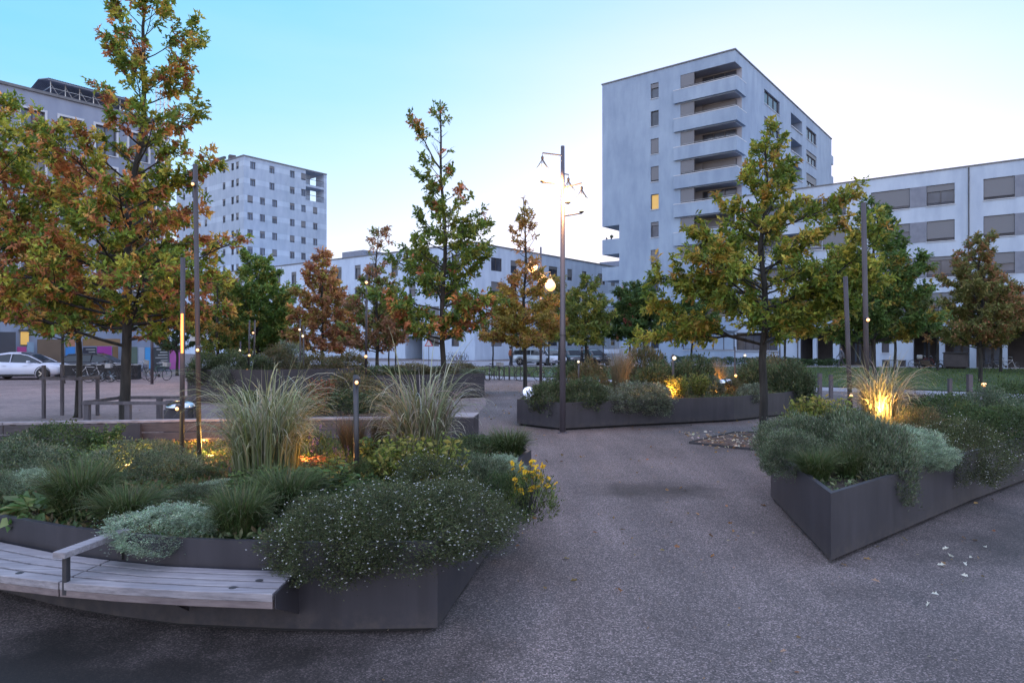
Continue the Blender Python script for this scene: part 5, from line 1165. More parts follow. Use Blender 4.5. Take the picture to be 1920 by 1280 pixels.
# P3
p('lavender', 1500, 775, 9.1, 140, 'blue-green lavender at the left end of the right planter', vbot=880, grp=g3)
p('lavender', 1585, 788, 8.9, 170, 'large blue-green lavender mound at the front of the right planter', depth=.8, grp=g3)
p('lavender', 1482, 805, 8.3, 105, 'lavender hanging over the left wall near the corner', vbot=905, grp=g3)
p('lavender', 1640, 808, 8.1, 130, 'lavender mound right of the corner grass tuft', grp=g3)
p('silver', 1695, 798, 8.5, 130, 'silver santolina in the middle of the right planter wall', vbot=880, grp=g3)
p('silver', 1732, 826, 8.55, 100, 'lower lobe of santolina hanging over the right planter wall', vbot=888, grp=g3)
p('aster', 1797, 788, 9.15, 140, 'white-dotted aster shrub hanging low over the right planter wall', rot=0, vbot=918, grp=g3)
p('tuft', 1530, 868, 7.75, 95, 'fresh green grass tuft at the corner of the right planter', zb=.63, grp=g3)
p('tuft', 1590, 862, 7.95, 90, 'second green grass tuft right behind the corner one', zb=.63, grp=g3)
p('darkshrub', 1885, 760, 10.45, 130, 'dark shrub over the wall at the right edge', vbot=868, grp=g3)
p('darkshrub', 1770, 752, 12.8, 120, 'dark green shrub right of the glowing grass', grp=g3)
p('greyshrub', 1850, 740, 13.0, 110, 'grey-green shrub near the bollard lamp', grp=g3)
p('darkshrub', 1905, 732, 13.5, 100, 'tall dark shrub at the right edge of the frame', grp=g3)
p('brownshrub', 1720, 776, 11.0, 90, 'brownish low shrub in front of the glowing grass', grp=g3)
p('leafyyellow', 1512, 768, 10.6, 70, 'yellow-green fine plant behind the left lavender', grp=g3)
p('leafyyellow', 1555, 768, 10.6, 90, 'yellow-green fine plant left of the light poles', grp=g3)
p('bigC', 1652, 678, 11.65, 180, 'ornamental grass lit golden from below', sc=1.08, grp=g3)
p('redgrass', 1715, 742, 13.8, 60, 'reddish fine grass behind the glowing tuft', grp=g3)
p('greyshrub', 1940, 760, 12.5, 90, 'grey shrub cut by the right edge of the frame', grp=g3)
p('darkshrub', 1815, 772, 11.0, 90, 'dark shrub between the aster and the bollard lamp', grp=g3)
# P4/P5
for (k, u, v, Y, w, z, lab) in (('farshrub', 385, 672, 24.9, 60, 1.0, 'green shrub at the top left of the tall planter'), ('farshrub', 430, 668, 25.2, 70, .9, 'dark shrub spilling over the tall planter wall'), ('farsilver', 425, 690, 24.6, 55, .8, 'grey shrub hanging over the tall planter'),
    ('farshrub', 475, 672, 26.5, 60, 1.1, 'shrub around the short light poles'), ('farbrown', 520, 658, 27.5, 60, 1.1, 'tall soft grey-brown grass shrub behind the large grass'), ('farsilver', 545, 652, 28, 60, 1.1, 'pale feathery shrub behind the large grass'),
    ('farbrown', 600, 672, 27.2, 80, .86, 'brown shrub below the small reddish oak'), ('farbrown', 655, 670, 27, 70, .86, 'brown heather left of the pole with two lamps'), ('farshrub', 720, 690, 26.6, 90, .86, 'dark shrub right of the pole with two lamps'),
    ('farbrown', 770, 686, 27.6, 90, .86, 'brown shrub behind the straw-coloured grass'), ('farbrown', 862, 684, 27.8, 70, .86, 'yellow-brown shrub at the right end of the far planter'), ('farsilver', 885, 694, 27.2, 50, .86, 'grey shrub at the right tip of the far planter'), ('farshrub', 815, 690, 28.4, 70, .86, 'green shrub behind the slender oak trunk')):
    p(k, u, v, Y, w, lab, zb=z, grp=g4)
for (k, u, v, Y, w, lab) in (('farshrub', 555, 748, 17.2, 110, 'green shrub in the low planter behind the large grass'), ('farshrub', 640, 740, 17.4, 100, 'green shrub in the low planter left of the short dark pole'), ('farshrub', 705, 742, 17.6, 80, 'rounded green shrub in the low planter right of the short dark pole'), ('farshrub', 480, 742, 17.8, 90, 'dark shrub at the left of the low planter'), ('leafyred', 602, 728, 17.0, 46, 'red-flowering plant between the green shrubs of the low planter'), ('farbrown', 660, 712, 19.4, 110, 'brown shrub at the back of the low planter')):
    p(k, u, v, Y, w, lab, zb=.4, grp=g4)
def in_poly(X, Y, poly):
    r = np.zeros(len(X), bool); n = len(poly)
    for i in range(n):
        x1, y1 = poly[i]; x2, y2 = poly[i - 1]
        c = ((y1 > Y) != (y2 > Y)) & (X < (x2 - x1) * (Y - y1) / (y2 - y1 + 1e-9) + x1); r ^= c
    return r
for (poly, z, n, lab) in ((P1, .62, 30000, 'low creeping ground cover between the plants of the left planter'), (P2, .62, 16000, 'low creeping ground cover between the plants of the middle planter'), (P3, .62, 18000, 'low creeping ground cover between the plants of the right planter')):
    q = np.array(inset(poly, .05)); X = RNG.uniform(q[:, 0].min(), q[:, 0].max(), n * 2); Yy = RNG.uniform(q[:, 1].min(), q[:, 1].max(), n * 2); kk = in_poly(X, Yy, [tuple(a) for a in q]); X = X[kk]; Yy = Yy[kk]
    Q = np.stack([X, Yy, np.zeros(len(X))], 1); hgt = .05 + .07 * np.clip(snoise(Q, 2.2, 5), 0, 1.2); Q[:, 2] = z + RNG.uniform(0, 1, len(X)) * hgt
    cc = np.where((snoise(Q, 1.4, 9) > .3)[:, None], pal(len(X), [(.055, .075, .04), (.09, .10, .06)]), pal(len(X), [(.03, .05, .02), (.05, .065, .028), (.08, .06, .035)]))
    o = obj_of(leaf_mesh('ground_cover', Q, RNG.normal(size=(len(X), 3)) + [0, 0, .6], RNG.uniform(.03, .075, len(X)), .45, cc), 'ground_cover'); tag(o, lab, 'ground cover', kind='stuff')
# clipped hedge pieces at the foot of the tower
for (u0, u1, v, lab) in ((1222, 1252, 669, 'short clipped hedge left of the far white lamp'), (1262, 1300, 668, 'clipped hedge just right of the far white lamp'), (1312, 1500, 671, 'long low hedge under the ground floor window'), (1500, 1596, 674, 'low hedge in front of the arcade entrance')):
    Yh = 62.0 if u1 < 1400 else (60 if u1 < 1550 else 57.5); x0, x1 = px(u0, Yh), px(u1, Yh); ht = gz(v, Yh); n = int(2200 * (x1 - x0) / 3)
    P = np.stack([RNG.uniform(0, x1 - x0, n), RNG.uniform(0, 1.1, n), RNG.uniform(.02, 1, n) ** .7 * ht], 1); P[:, 2] += .06 * np.sin(P[:, 0] * 5)
    o = obj_of(leaf_mesh('hedge', P, RNG.normal(size=(n, 3)) + [0, 0, .5], RNG.uniform(.08, .16, n), .5, pal(n, [(.02, .04, .018), (.035, .055, .025)])), 'hedge'); o.location = (x0, Yh, 0); tag(o, lab, 'hedge', 'hedges before the tower')
# soft tree-like shrub behind P4, feathery
# lawn grass blades
n = 60000; X = RNG.uniform(-4, 44, n); Yy = RNG.uniform(27, 58, n); lo = 39.0 - (X - .8) * .66 + 3.5; hi = np.interp(X, [-4, 22, 34, 48], [57.4, 57.4, 55.7, 50]); kk = (Yy > np.maximum(lo, 0)) & (Yy < hi); X = X[kk]; Yy = Yy[kk]; n = len(X)
P = np.stack([X, Yy, np.full(n, .045)], 1); D = RNG.normal(size=(n, 3)) * .35 + [0, 0, 1]
o = obj_of(leaf_mesh('grass', P, D, RNG.uniform(.05, .13, n), .22, pal(n, [(.03, .06, .015), (.05, .085, .025), (.08, .10, .035)])), 'grass'); tag(o, 'short mown grass of the lawn beyond the footpath', 'grass', kind='stuff')
# ---------------------------------------------------------------- cars
noisy('paintwhite', (.50, .53, .62), (.56, .59, .68), 1, .22); noisy('paintdark', (.02, .022, .028), (.03, .033, .04), 1, .2); noisy('paintsilver', (.34, .40, .45), (.4, .46, .5), 1, .25, .3); noisy('paintblack', (.012, .012, .014), (.02, .02, .022), 1, .2)
def car(paint, label, loc, rz, coupe=True, L=4.7, W=1.9, H=1.55, group=None):
    """x forward. Body lofted from stations: (x, half width, z low, z belt, z roof, roof half width)"""
    r = empty('parked_car', loc, rz); tag(r, label, 'car', group)
    k = L / 4.7; hz = H / 1.55
    st = [(-2.35, .70, .42, .78, .80), (-2.28, .84, .28, .90, .92), (-2.0, .92, .24, 1.0, 1.02), (-1.5, .95, .22, 1.02, 1.03), (-.8, .95, .20, 1.0, 1.01), (0, .95, .20, .97, .98), (.7, .95, .20, .95, .96), (1.2, .94, .22, .95, .97), (1.7, .92, .24, .90, .93), (2.1, .86, .28, .80, .84), (2.3, .72, .34, .66, .70), (2.36, .6, .42, .56, .58)]
    if not coupe: st[0] = (-2.35, .74, .42, .95, .97); st[1] = (-2.3, .86, .28, 1.0, 1.02)
    def sec(x, w, zl, zb, zt):
        return [(x, -w * .82, zl), (x, -w * .97, zl + .10), (x, -w, (zl + zb) / 2), (x, -w * .965, zb - .06), (x, -w * .86, zb), (x, 0, zt), (x, w * .86, zb), (x, w * .965, zb - .06), (x, w, (zl + zb) / 2), (x, w * .97, zl + .10), (x, w * .82, zl)]
    def loft(mb, S):
        n = len(S[0]); o = len(mb.v)
        for s in S: mb.v += s
        for i in range(len(S) - 1):
            for j in range(n):
                j2 = (j + 1) % n; mb.f.append((o + i * n + j, o + i * n + j2, o + (i + 1) * n + j2, o + (i + 1) * n + j))
        mb.f.append(tuple(o + j for j in range(n))); mb.f.append(tuple(o + (len(S) - 1) * n + j for j in reversed(range(n))))
    mb = MB(); loft(mb, [[(a * k, b * W / 1.9, c * hz) for a, b, c in sec(*s)] for s in st]); body = mb.build('body', paint, r, smooth=True)
    # roof / greenhouse
    gh = [(-2.15, .80, .98, 1.0), (-1.75, .76, 1.0, 1.22), (-1.2, .70, 1.0, 1.43), (-.5, .66, .98, 1.54), (.1, .66, .97, 1.54), (.55, .68, .96, 1.42), (1.0, .74, .95, 1.17), (1.3, .8, .95, .98)] if coupe else [(-2.28, .82, .98, 1.0), (-2.2, .76, 1.0, 1.35), (-2.0, .72, 1.0, 1.5), (-.9, .70, .98, 1.55), (.0, .68, .97, 1.54), (.45, .69, .96, 1.42), (.95, .75, .95, 1.15), (1.25, .8, .95, .98)]
    def gsec(x, w, zb, zt, gr): return [(x, -w - .1 + gr, zb - .02), (x, -w * .90 + gr * .6, zb + (zt - zb) * .85 - gr * .1), (x, -w * .72, zt - gr), (x, w * .72, zt - gr), (x, w * .90 - gr * .6, zb + (zt - zb) * .85 - gr * .1), (x, w + .1 - gr, zb - .02)]
    mb = MB(); loft(mb, [[(a * k, b * W / 1.9, c * hz) for a, b, c in gsec(*s, 0)] for s in gh]); mb.build('windows', 'carglass', r, smooth=False)
    mb = MB()
    S = [[(s[0] * k, -s[1] * .93 * W / 1.9, (s[2] + (s[3] - s[2]) * .80) * hz + .01), (s[0] * k, -s[1] * .72 * W / 1.9, s[3] * hz + .014), (s[0] * k, s[1] * .72 * W / 1.9, s[3] * hz + .014), (s[0] * k, s[1] * .93 * W / 1.9, (s[2] + (s[3] - s[2]) * .80) * hz + .01)] for s in gh[2:5]]
    loft(mb, S); mb.build('roof', paint, r, smooth=True)
    for sy in (-1, 1):
        mb = MB(); pts = [(s[0] * k, sy * (s[1] * .90 + .012) * W / 1.9, (s[2] + (s[3] - s[2]) * .85) * hz) for s in gh]; mb.tube(pts, .028, 5)
        mb.tube([(-.35 * k, sy * .78 * W / 1.9, .97 * hz), (-.3 * k, sy * .66 * W / 1.9, 1.46 * hz)], .03, 4); mb.build('pillar', paint, r)
        mb = MB(); mb.box((.72 * k, sy * (W / 2 + .05), 1.02 * hz), (.14, .2, .13)); mb.build('wing_mirror', paint, r, bevel=.03)
        mb = MB(); mb.box((2.17 * k, sy * .62 * W / 1.9, .68 * hz), (.2, .32, .12), sy * -.25); mb.build('headlight', 'headlamp', r, bevel=.02)
        mb = MB(); mb.box((-2.27 * k, sy * .66 * W / 1.9, .84 * hz), (.12, .34, .1), sy * .2); mb.build('tail_light', 'tail', r, bevel=.02)
        mb = MB(); mb.box((-.55 * k, sy * (W / 2 - .005), .80 * hz), (.2, .03, .03)); mb.box((.5 * k, sy * (W / 2 - .012), .80 * hz), (.2, .03, .03)); mb.build('door_handle', paint, r)
        mb = MB(); mb.bar((-1.1 * k, sy * (W / 2 + .0), .27 * hz), (1.0 * k, sy * (W / 2 + .0), .27 * hz), .04, .1); mb.build('side_skirt', 'rubber', r)
        for xx in (-1.42, 1.42):
            mb = MB(); R = .36; mb.lathe([(.20, -.12), (R - .03, -.12), (R, -.08), (R, .08), (R - .03, .12), (.20, .12)], n=24)
            vs = [(v[0], v[2], v[1]) for v in mb.v]; mb.v = [(a + xx * k, b + sy * (W / 2 - .105), c + R) for a, b, c in vs]; w = mb.build('wheel', 'rubber', r, smooth=True)
            mb = MB(); yy = sy * (W / 2 - .105 + .125)
            for q in range(5):
                a = q * 2 * math.pi / 5; mb.bar((xx * k, yy, R), (xx * k + .22 * math.cos(a), yy, R + .22 * math.sin(a)), .02, .05)
            mb.build('rim', 'chrome', w)
            mb = MB(); n = 16; vs = []
            for q in range(n + 1):
                a = math.pi * q / n; 
                for rr_ in (R + .035, R + .075): vs.append((xx * k + rr_ * math.cos(a), sy * (W / 2 + .004), R + rr_ * math.sin(a)))
            mb.add(vs, [(2 * q, 2 * q + 1, 2 * q + 3, 2 * q + 2) for q in range(n)]); mb.build('wheel_arch', 'rubber', r)
    mb = MB(); mb.box((2.31 * k, 0, .48 * hz), (.08, .9, .2)); mb.build('grille', 'rubber', r, bevel=.02)
    return r
xw = px(62, 39.0)
car('paintwhite', 'white coupe-roofed car parked broadside at the far left', (px(40, 39.6) , 39.9, 0), .10, True, 4.9, 1.95, 1.58)
car('paintsilver', 'pale car left of the tall lamp, seen from the side behind the brown oak trunk', (px(1003, 62), 63.5, 0), -.15, False, 4.1, 1.7, 1.5, 'cars parked before the long block')
car('paintwhite', 'light car nose-on just left of the tall lamp', (px(1035, 61), 62.5, 0), -1.25, False, 4.2, 1.75, 1.5, 'cars parked before the long block')
car('paintdark', 'dark car just right of the tall lamp', (px(1075, 61), 62.5, 0), -1.35, False, 4.3, 1.8, 1.55, 'cars parked before the long block')
car('paintblack', 'black car behind the two people beside the tower corner', (px(1117, 61), 63, 0), -1.2, True, 4.3, 1.8, 1.5, 'cars parked before the long block')
#car('paintdark', 'dark car in front of the entrance of the long block, below the slender oak', (px(776, 70), 71, 0), .3, False, 4.3, 1.8, 1.6)
car('paintdark', 'dark car parked behind the bicycles left of the big oak', (px(178, 43), 43.6, 0), .12, False, 4.0, 1.7, 1.45)

# ---------------------------------------------------------------- bicycles
flat('bikeblack', (.02, .02, .022), .4); flat('bikered', (.2, .03, .03), .4); flat('bikewhite', (.4, .42, .45), .4); flat('bikegreen', (.04, .10, .07), .4)
def bike(mat, basket=False):
    r = empty('bicycle')
    for x in (-.52, .53):
        mb = MB(); n = 22
        mb.tube([(x + .33 * math.cos(2 * math.pi * i / n), 0, .34 + .33 * math.sin(2 * math.pi * i / n)) for i in range(n + 1)], .018, 5, cap=False); w = mb.build('wheel', 'rubber', r)
        mb = MB()
        for i in range(10):
            a = math.pi * i / 5; mb.tube([(x, 0, .34), (x + .31 * math.cos(a), 0, .34 + .31 * math.sin(a))], .003, 3)
        mb.build('spokes', 'chrome', w)
    mb = MB(); bb, st, hd = (-.05, 0, .3), (-.2, 0, .82), (.36, 0, .84)
    for a, b in ((bb, st), (st, (.34, 0, .78)), (bb, (.36, 0, .74)), (bb, (-.52, 0, .34)), ((-.19, 0, .76), (-.52, 0, .34)), (hd, (.40, 0, .66)), ((.40, 0, .66), (.53, 0, .34))): mb.tube([a, b], .017, 6)
    mb.tube([(-.5, .02, .70), (-.85, .02, .70), (-.52, .02, .34)], .008, 4); mb.build('frame', mat, r)
    mb = MB(); mb.tube([(.36, 0, .84), (.35, 0, 1.0)], .013, 6); mb.tube([(.2, -.28, 1.02), (.34, -.2, 1.03), (.35, 0, 1.0), (.34, .2, 1.03), (.2, .28, 1.02)], .013, 6); mb.build('handlebar', 'chrome', r)
    mb = MB(); mb.tube([(-.2, 0, .82), (-.22, 0, .93)], .013, 6); mb.add([(-.38, -.08, .95), (-.38, .08, .95), (-.2, .05, .96), (-.08, 0, .95), (-.2, -.05, .96), (-.36, 0, .91)], [(0, 1, 2, 3, 4), (0, 5, 1), (1, 5, 2), (2, 5, 3), (3, 5, 4), (4, 5, 0)]); mb.build('saddle', 'rubber', r)
    mb = MB(); mb.lathe([(.09, -.006), (.09, .006)], n=16); mb.v = [(v[0] - .05, v[2] - .04, v[1] + .3) for v in mb.v]; mb.bar((-.05, -.06, .3), (.06, -.1, .2), .015); mb.bar((-.05, .04, .3), (-.16, .1, .4), .015); mb.build('pedals', 'darksteel', r)
    if basket:
        mb = MB(); ring([(.36, -.17), (.62, -.17), (.62, .17), (.36, .17)], .78, 1.0, .01).build('basket', 'rail', r)
    return r
BK = {}
for (m, u, v, Y, rz, bsk, lab) in (('bikeblack', 186, 0, 36.6, .15, 1, 'black bicycle with basket nearest the big oak trunk'), ('bikeblack', 205, 0, 37.0, .5, 0, 'dark bicycle leaning close right of the basket bicycle'), ('bikewhite', 168, 0, 37.2, .2, 0, 'light bicycle behind the tall tree guard'), ('bikeblack', 222, 0, 37.4, -.3, 0, 'dark bicycle just left of the big oak trunk'),
    ('bikegreen', 298, 0, 38.0, 1.2, 1, 'bicycle parked between the distant lamp post and the slim strip pole'), ('bikeblack', 256, 0, 38.6, .9, 0, 'bicycle under the leaning advertising board'),
    ('bikeblack', 926, 0, 38.5, .9, 1, 'bicycle at the rack right of the far planter end'), ('bikeblack', 993, 0, 38.0, .2, 0, 'dark bicycle behind the trunk of the orange-brown oak'), ('bikegreen', 1043, 0, 40.0, .4, 0, 'bicycle just left of the tall lamp post on the path'),
    ('bikeblack', 843, 0, 74.0, 1.1, 0, 'leftmost bicycle against the white end wall'), ('bikeblack', 850, 0, 74.2, 1.3, 0, 'second bicycle of the row on the white wall'), ('bikered', 857, 0, 74.0, 1.2, 0, 'third bicycle of the row on the white wall'), ('bikeblack', 864, 0, 74.2, 1.4, 0, 'fourth bicycle of the row on the white wall'), ('bikeblack', 872, 0, 74.0, 1.2, 0, 'rightmost bicycle against the white end wall'),
    ('bikewhite', 1887, 0, 51.5, -.4, 0, 'white bicycle leaning by the last arcade column'), ('bikeblack', 1868, 0, 52.0, -.3, 0, 'dark bicycle left of the white one'), ('bikeblack', 1725, 0, 55.5, -.3, 0, 'bicycle at the left of the arcade rack'), ('bikered', 1738, 0, 55.2, -.5, 0, 'reddish bicycle in the arcade between two columns'), ('bikewhite', 1778, 0, 54.4, -.4, 1, 'pale bicycle right of the white-topped scooter'), ('bikeblack', 1750, 0, 55.0, -.2, 0, 'black bicycle under the arcade behind the thin tree')):
    key = (m, bsk)
    if key not in BK: BK[key] = o = bike(MATS[m], bsk)
    else: o = copy_tree(BK[key])
    o.location = (px(u, Y), Y, .01); o.rotation_euler = (.04, 0, rz); tag(o, lab, 'bicycle', 'bicycles parked around the square')
RK = None
for i, u in enumerate((914, 922, 931, 941, 950, 960, 972)):
    if RK is None:
        RK = empty('bike_rack'); MB().tube([(-.35, 0, 0), (-.35, 0, .7), (-.25, 0, .8), (.25, 0, .8), (.35, 0, .7), (.35, 0, 0)], .025, 6).build('hoop', 'darksteel', RK); o = RK
    else: o = copy_tree(RK)
    o.location = (px(u, 39.2 - i * .05), 39.2 - i * .05, .012); o.rotation_euler = (0, 0, 1.2); tag(o, 'steel hoop of the bicycle rack on the pale path left of the orange-brown oak', 'bike rack', 'row of rack hoops on the path')

# ---------------------------------------------------------------- hoarding and posters
def hoard(u0, u1, vt, vb, col, label, lines=0, dep=-1.5, edge='woodside', name='hoarding_panel', deco=None):
    s0, s1 = sorted((f5.s(u0), f5.s(u1))); s0 = s0; p = f5.P((s0 + s1) / 2, 0, dep)
    q = FACE((OL[0] - f5.n[0] * dep, OL[1] - f5.n[1] * dep), f5.d, f5.n)
    s0, s1 = sorted((q.s(u0), q.s(u1))); zt = q.z((s0 + s1) / 2, vt); zb = max(0, q.z((s0 + s1) / 2, vb))
    root = empty(name, q.P((s0 + s1) / 2, 0)); tag(root, label, 'poster panel', 'coloured panels along the grey building')
    mb = MB(); fbox(mb, q, s0 + .01, s1 - .01, zb, zt, 0, .06); key = 'h_%d_%d_%d' % tuple(int(c * 100) for c in col)
    if key not in MATS: noisy(key, tuple(c * .85 for c in col), col, 1.5, .5)
    attach(mb.build('panel', key, None), root)
    for k in range(lines):
        mb = MB(); z = zt - (k + .8) * (zt - zb) / (lines + 1); w = (s1 - s0); ln = (.72, .5, .62, .8, .45)[k % 5]
        fbox(mb, q, s0 + w * .1, s0 + w * (.1 + ln), z - .035, z + .035, -.012, -.003); attach(mb.build('print_line', 'rail', None), root)
    if deco: deco(q, s0, s1, zb, zt, root)
    return root
hoard(-30, 30, 622, 700, (.05, .055, .07), 'dark shopfront panel behind the white car')
hoard(32, 50, 650, 690, (.36, .05, .20), 'small pink poster just above the white car roof')
hoard(51, 64, 641, 690, (.20, .30, .40), 'blue and white poster between the pink poster and the brown boards')
hoard(70, 121, 636, 696, (.14, .10, .07), 'brown wooden boarding left of the slim street tree')
hoard(123, 141, 650, 696, (.05, .24, .62), 'bright blue poster behind the slimmer oak trunk')
hoard(124, 141, 636, 649.5, (.42, .20, .12), 'orange strip panel above the bright blue poster')
hoard(143, 154, 640, 696, (.11, .09, .07), 'narrow brown panel right of the bright blue poster')
hoard(156, 181, 651, 680, (.03, .032, .05), 'dark poster with faint lines of print left of the magenta one', 5)
hoard(182, 210, 649, 674, (.33, .05, .30), 'magenta poster left of the big oak trunk')
hoard(155, 226, 635, 648.5, (.26, .16, .08), 'ochre board above the dark and magenta posters')
hoard(211, 222, 649, 690, (.2, .12, .06), 'narrow orange-brown panel right of the magenta poster')
hoard(243, 258, 650, 694, (.10, .15, .12), 'dark green panel right of the big oak trunk')
hoard(259, 271, 651, 690, (.34, .38, .46), 'pale poster beside the sky-blue panel')
hoard(272, 284, 651, 693, (.06, .32, .68), 'sky-blue panel by the distant lamp post')
hoard(288, 317, 651, 692, (.035, .045, .055), 'large black poster with rows of small print', 7)
hoard(318, 338, 651, 692, (.40, .10, .34), 'pink poster right of the large black poster')
lb = empty('leaning_board', (px(274, 41), 41, 0)); tag(lb, 'small white advertising board leaning in front of the sky-blue panel', 'board')
MB().box((0, 0, .62), (.36, .05, .95), -.2, .12, .14).build('panel', 'rail', lb); MB().box((-.02, -.06, .70), (.24, .02, .3), -.2, .12, .14).build('print', 'greypanel', lb); MB().bar((0, .05, .9), (.1, .4, 0), .03).build('strut', 'darksteel', lb)
sg = empty('shop_window', f5.P(f5.s(45), 0, -.2)); tag(sg, 'warm lit shop window of the grey building above the white car', 'shop window')
mb = MB(); q5 = f5; a, b = sorted((f5.s(38), f5.s(53))); fbox(mb, f5, a, b, f5.z(a, 646), f5.z(a, 622), -.12, -.05); attach(mb.build('glass', 'warmlit'), sg)
mb = MB(); fbox(mb, f5, a - .1, b + .1, f5.z(a, 622) + .003, f5.z(a, 622) + .15, -.2, -.03); attach(mb.build('lintel', 'frame'), sg)
# long trough behind the bicycles
tr = empty('planting_trough', (px(190, 39.5), 39.5, 0)); tag(tr, 'long dark trough behind the bicycles at left', 'trough')
MB().box((0, 0, .42), (4.2, .5, .84), .1).build('trough_wall', 'plinth', tr); MB().box((0, 0, .86), (4.3, .56, .035), .1).build('rim', 'rail', tr)
# small street things
sp = empty('traffic_sign', (px(804, 60), 60, 0)); tag(sp, 'triangular warning sign before the white wall, left of the slender oak trunk', 'road sign')
MB().tube([(0, 0, 0), (0, 0, 2.1)], .03, 6).build('post', 'darksteel', sp)
flat('signred', (.45, .05, .05), .5); flat('signwhite', (.5, .52, .55), .5)
def tri(r, z, y, th): a = [(r * math.cos(t), z + r * math.sin(t)) for t in (math.pi / 2, math.pi * 7 / 6, math.pi * 11 / 6)]; m = MB(); m.add([(p[0], yy, p[1]) for yy in (y, y + th) for p in a], [(0, 1, 2), (5, 4, 3), (0, 3, 4, 1), (1, 4, 5, 2), (2, 5, 3, 0)]); return m
tri(.45, 2.0, -.05, .015).build('border', 'signred', sp); tri(.3, 2.0, -.07, .012).build('face', 'signwhite', sp)
bx = empty('utility_cabinet', (px(371, 34.5), 34.5, 0)); tag(bx, 'thin distribution post with small sign left of the tallest slim pole', 'sign post')
MB().tube([(0, 0, 0), (0, 0, 2.5)], .035, 6).build('post', 'polesteel', bx); MB().box((.0, -.05, 2.35), (.75, .02, .25)).build('panel', 'rail', bx)

# ---------------------------------------------------------------- people
def person(loc, rz, label, top, legs, stride=.25, hair=(.03, .02, .015), Hh=1.72, bag=False):
    r = empty('person', loc, rz); tag(r, label, 'person'); k = Hh / 1.72
    flatc = lambda nm, c: MATS.get(nm) or flat(nm, c, .7)
    V = []; E = []; Rr = []
    def v(p, rad): V.append(tuple(c * k for c in p)); Rr.append(rad * k); return len(V) - 1
    def chain(a, pts):
        for p, rad in pts:
            b = v(p, rad); E.append((a, b)); a = b
        return a
    pel = v((0, 0, .93), .14)
    ch = chain(pel, [((.0, 0, 1.12), .125), ((0, 0, 1.34), .15)]); nk = chain(ch, [((0, 0, 1.47), .06), ((.01, 0, 1.56), .08), ((.015, 0, 1.64), .085)])
    for s in (-1, 1):
        f = stride * s
        chain(pel, [((0, s * .10, .86), .10), ((f * .45, s * .10, .48), .065), ((f * .9 - .05, s * .10, .12), .045), ((f * .9 + .0, s * .10, .045), .045), ((f * .9 + .16, s * .11, .035), .035)])
        chain(ch, [((0, s * .19, 1.37), .065), ((-f * .3 - .02, s * .24, 1.10), .05), ((-f * .6 + .06, s * .23, .86), .036), ((-f * .62 + .09, s * .23, .78), .03)])
    me = bpy.data.meshes.new('body'); me.from_pydata(V, E, []); o = bpy.data.objects.new('body', me); C.objects.link(o); o.parent = r
    o.modifiers.new('skin', 'SKIN'); 
    for i, sv in enumerate(me.skin_vertices[0].data): sv.radius = (Rr[i], Rr[i]); sv.use_root = (i == 0)
    sb = o.modifiers.new('sub', 'SUBSURF'); sb.levels = 2; sb.render_levels = 2
    dg = bpy.context.evaluated_depsgraph_get(); m2 = bpy.data.meshes.new_from_object(o.evaluated_get(dg)); o.modifiers.clear(); o.data = m2; m2.name = 'body'
    mats = [flat('skin', (.35, .22, .17), .6) if 'skin' not in MATS else MATS['skin'], flatc('top%s' % label[:12], top), flatc('legs%s' % label[:12], legs), flatc('shoe', (.02, .02, .02))]
    m2.materials.clear(); [m2.materials.append(m) for m in mats]
    for p in m2.polygons:
        z = p.center.z / k; y = abs(p.center.y) / k
        p.material_index = 0 if z > 1.47 or (y > .2 and z < .83) else (1 if z > .92 or (y > .185 and z > .8) else (2 if z > .09 else 3)); p.use_smooth = True
    mb = MB(); mb.lathe([(.03, .115), (.08, .09), (.10, .03), (.1, -.03), (.085, -.07)], (-.01, 0, 1.65 * k), 14); mb.build('hair', flatc('hair', hair), r, smooth=True)
    if bag: MB().box((-.18, 0, 1.2 * k), (.16, .3, .42)).build('backpack', 'bikeblack', r, bevel=.05)
    return r
person((px(957, 61), 61, 0), .4, 'person in an orange-brown jacket standing by the parked cars left of the tall lamp', (.30, .10, .05), (.03, .03, .04), .12)
person((px(1091, 60), 60, 0), 2.8, 'person in black on the left of the pair right of the tall lamp', (.015, .015, .018), (.02, .02, .025), .15)
person((px(1102, 60.3), 60.3, 0), .2, 'person in black on the right of the pair right of the tall lamp', (.02, .018, .02), (.025, .025, .03), .1, Hh=1.78)
person((px(1577, 57), 57, 0), 3.0, 'person in a grey coat walking past the arcade entrance', (.12, .125, .15), (.05, .05, .06), .35, Hh=1.75)

# scooter under the arcade
so = empty('motor_scooter', (px(1745, 53.5), 53.5, 0), -.4); tag(so, 'motor scooter with a pale top case under the arcade', 'scooter')
for x in (-.6, .6):
    mb = MB(); n = 18; mb.tube([(x + .2 * math.cos(2 * math.pi * i / n), 0, .25 + .2 * math.sin(2 * math.pi * i / n)) for i in range(n + 1)], .055, 6, cap=False); mb.build('wheel', 'rubber', so)
mb = MB(); mb.add([(x, y * .16, z) for y in (-1, 1) for (x, z) in ((-.75, .45), (-.75, .75), (-.1, .72), (.0, .38), (.35, .35), (.45, .95), (.55, .95), (.5, .28), (-.3, .25))], [tuple(range(9)), tuple(reversed(range(9, 18)))] + [(i, 9 + i, 9 + (i + 1) % 9, (i + 1) % 9) for i in range(9)]); mb.build('body', 'paintblack', so, bevel=.03)
mb = MB(); mb.tube([(.48, -.3, 1.05), (.5, 0, 1.0), (.48, .3, 1.05)], .02, 6); mb.build('handlebar', 'darksteel', so); MB().box((-.75, 0, .98), (.36, .38, .32)).build('top_case', 'rail', so, bevel=.06)
co = empty('container', (px(1800, 53), 53.5, 0)); tag(co, 'dark brown waste container under the arcade between two columns', 'waste container')
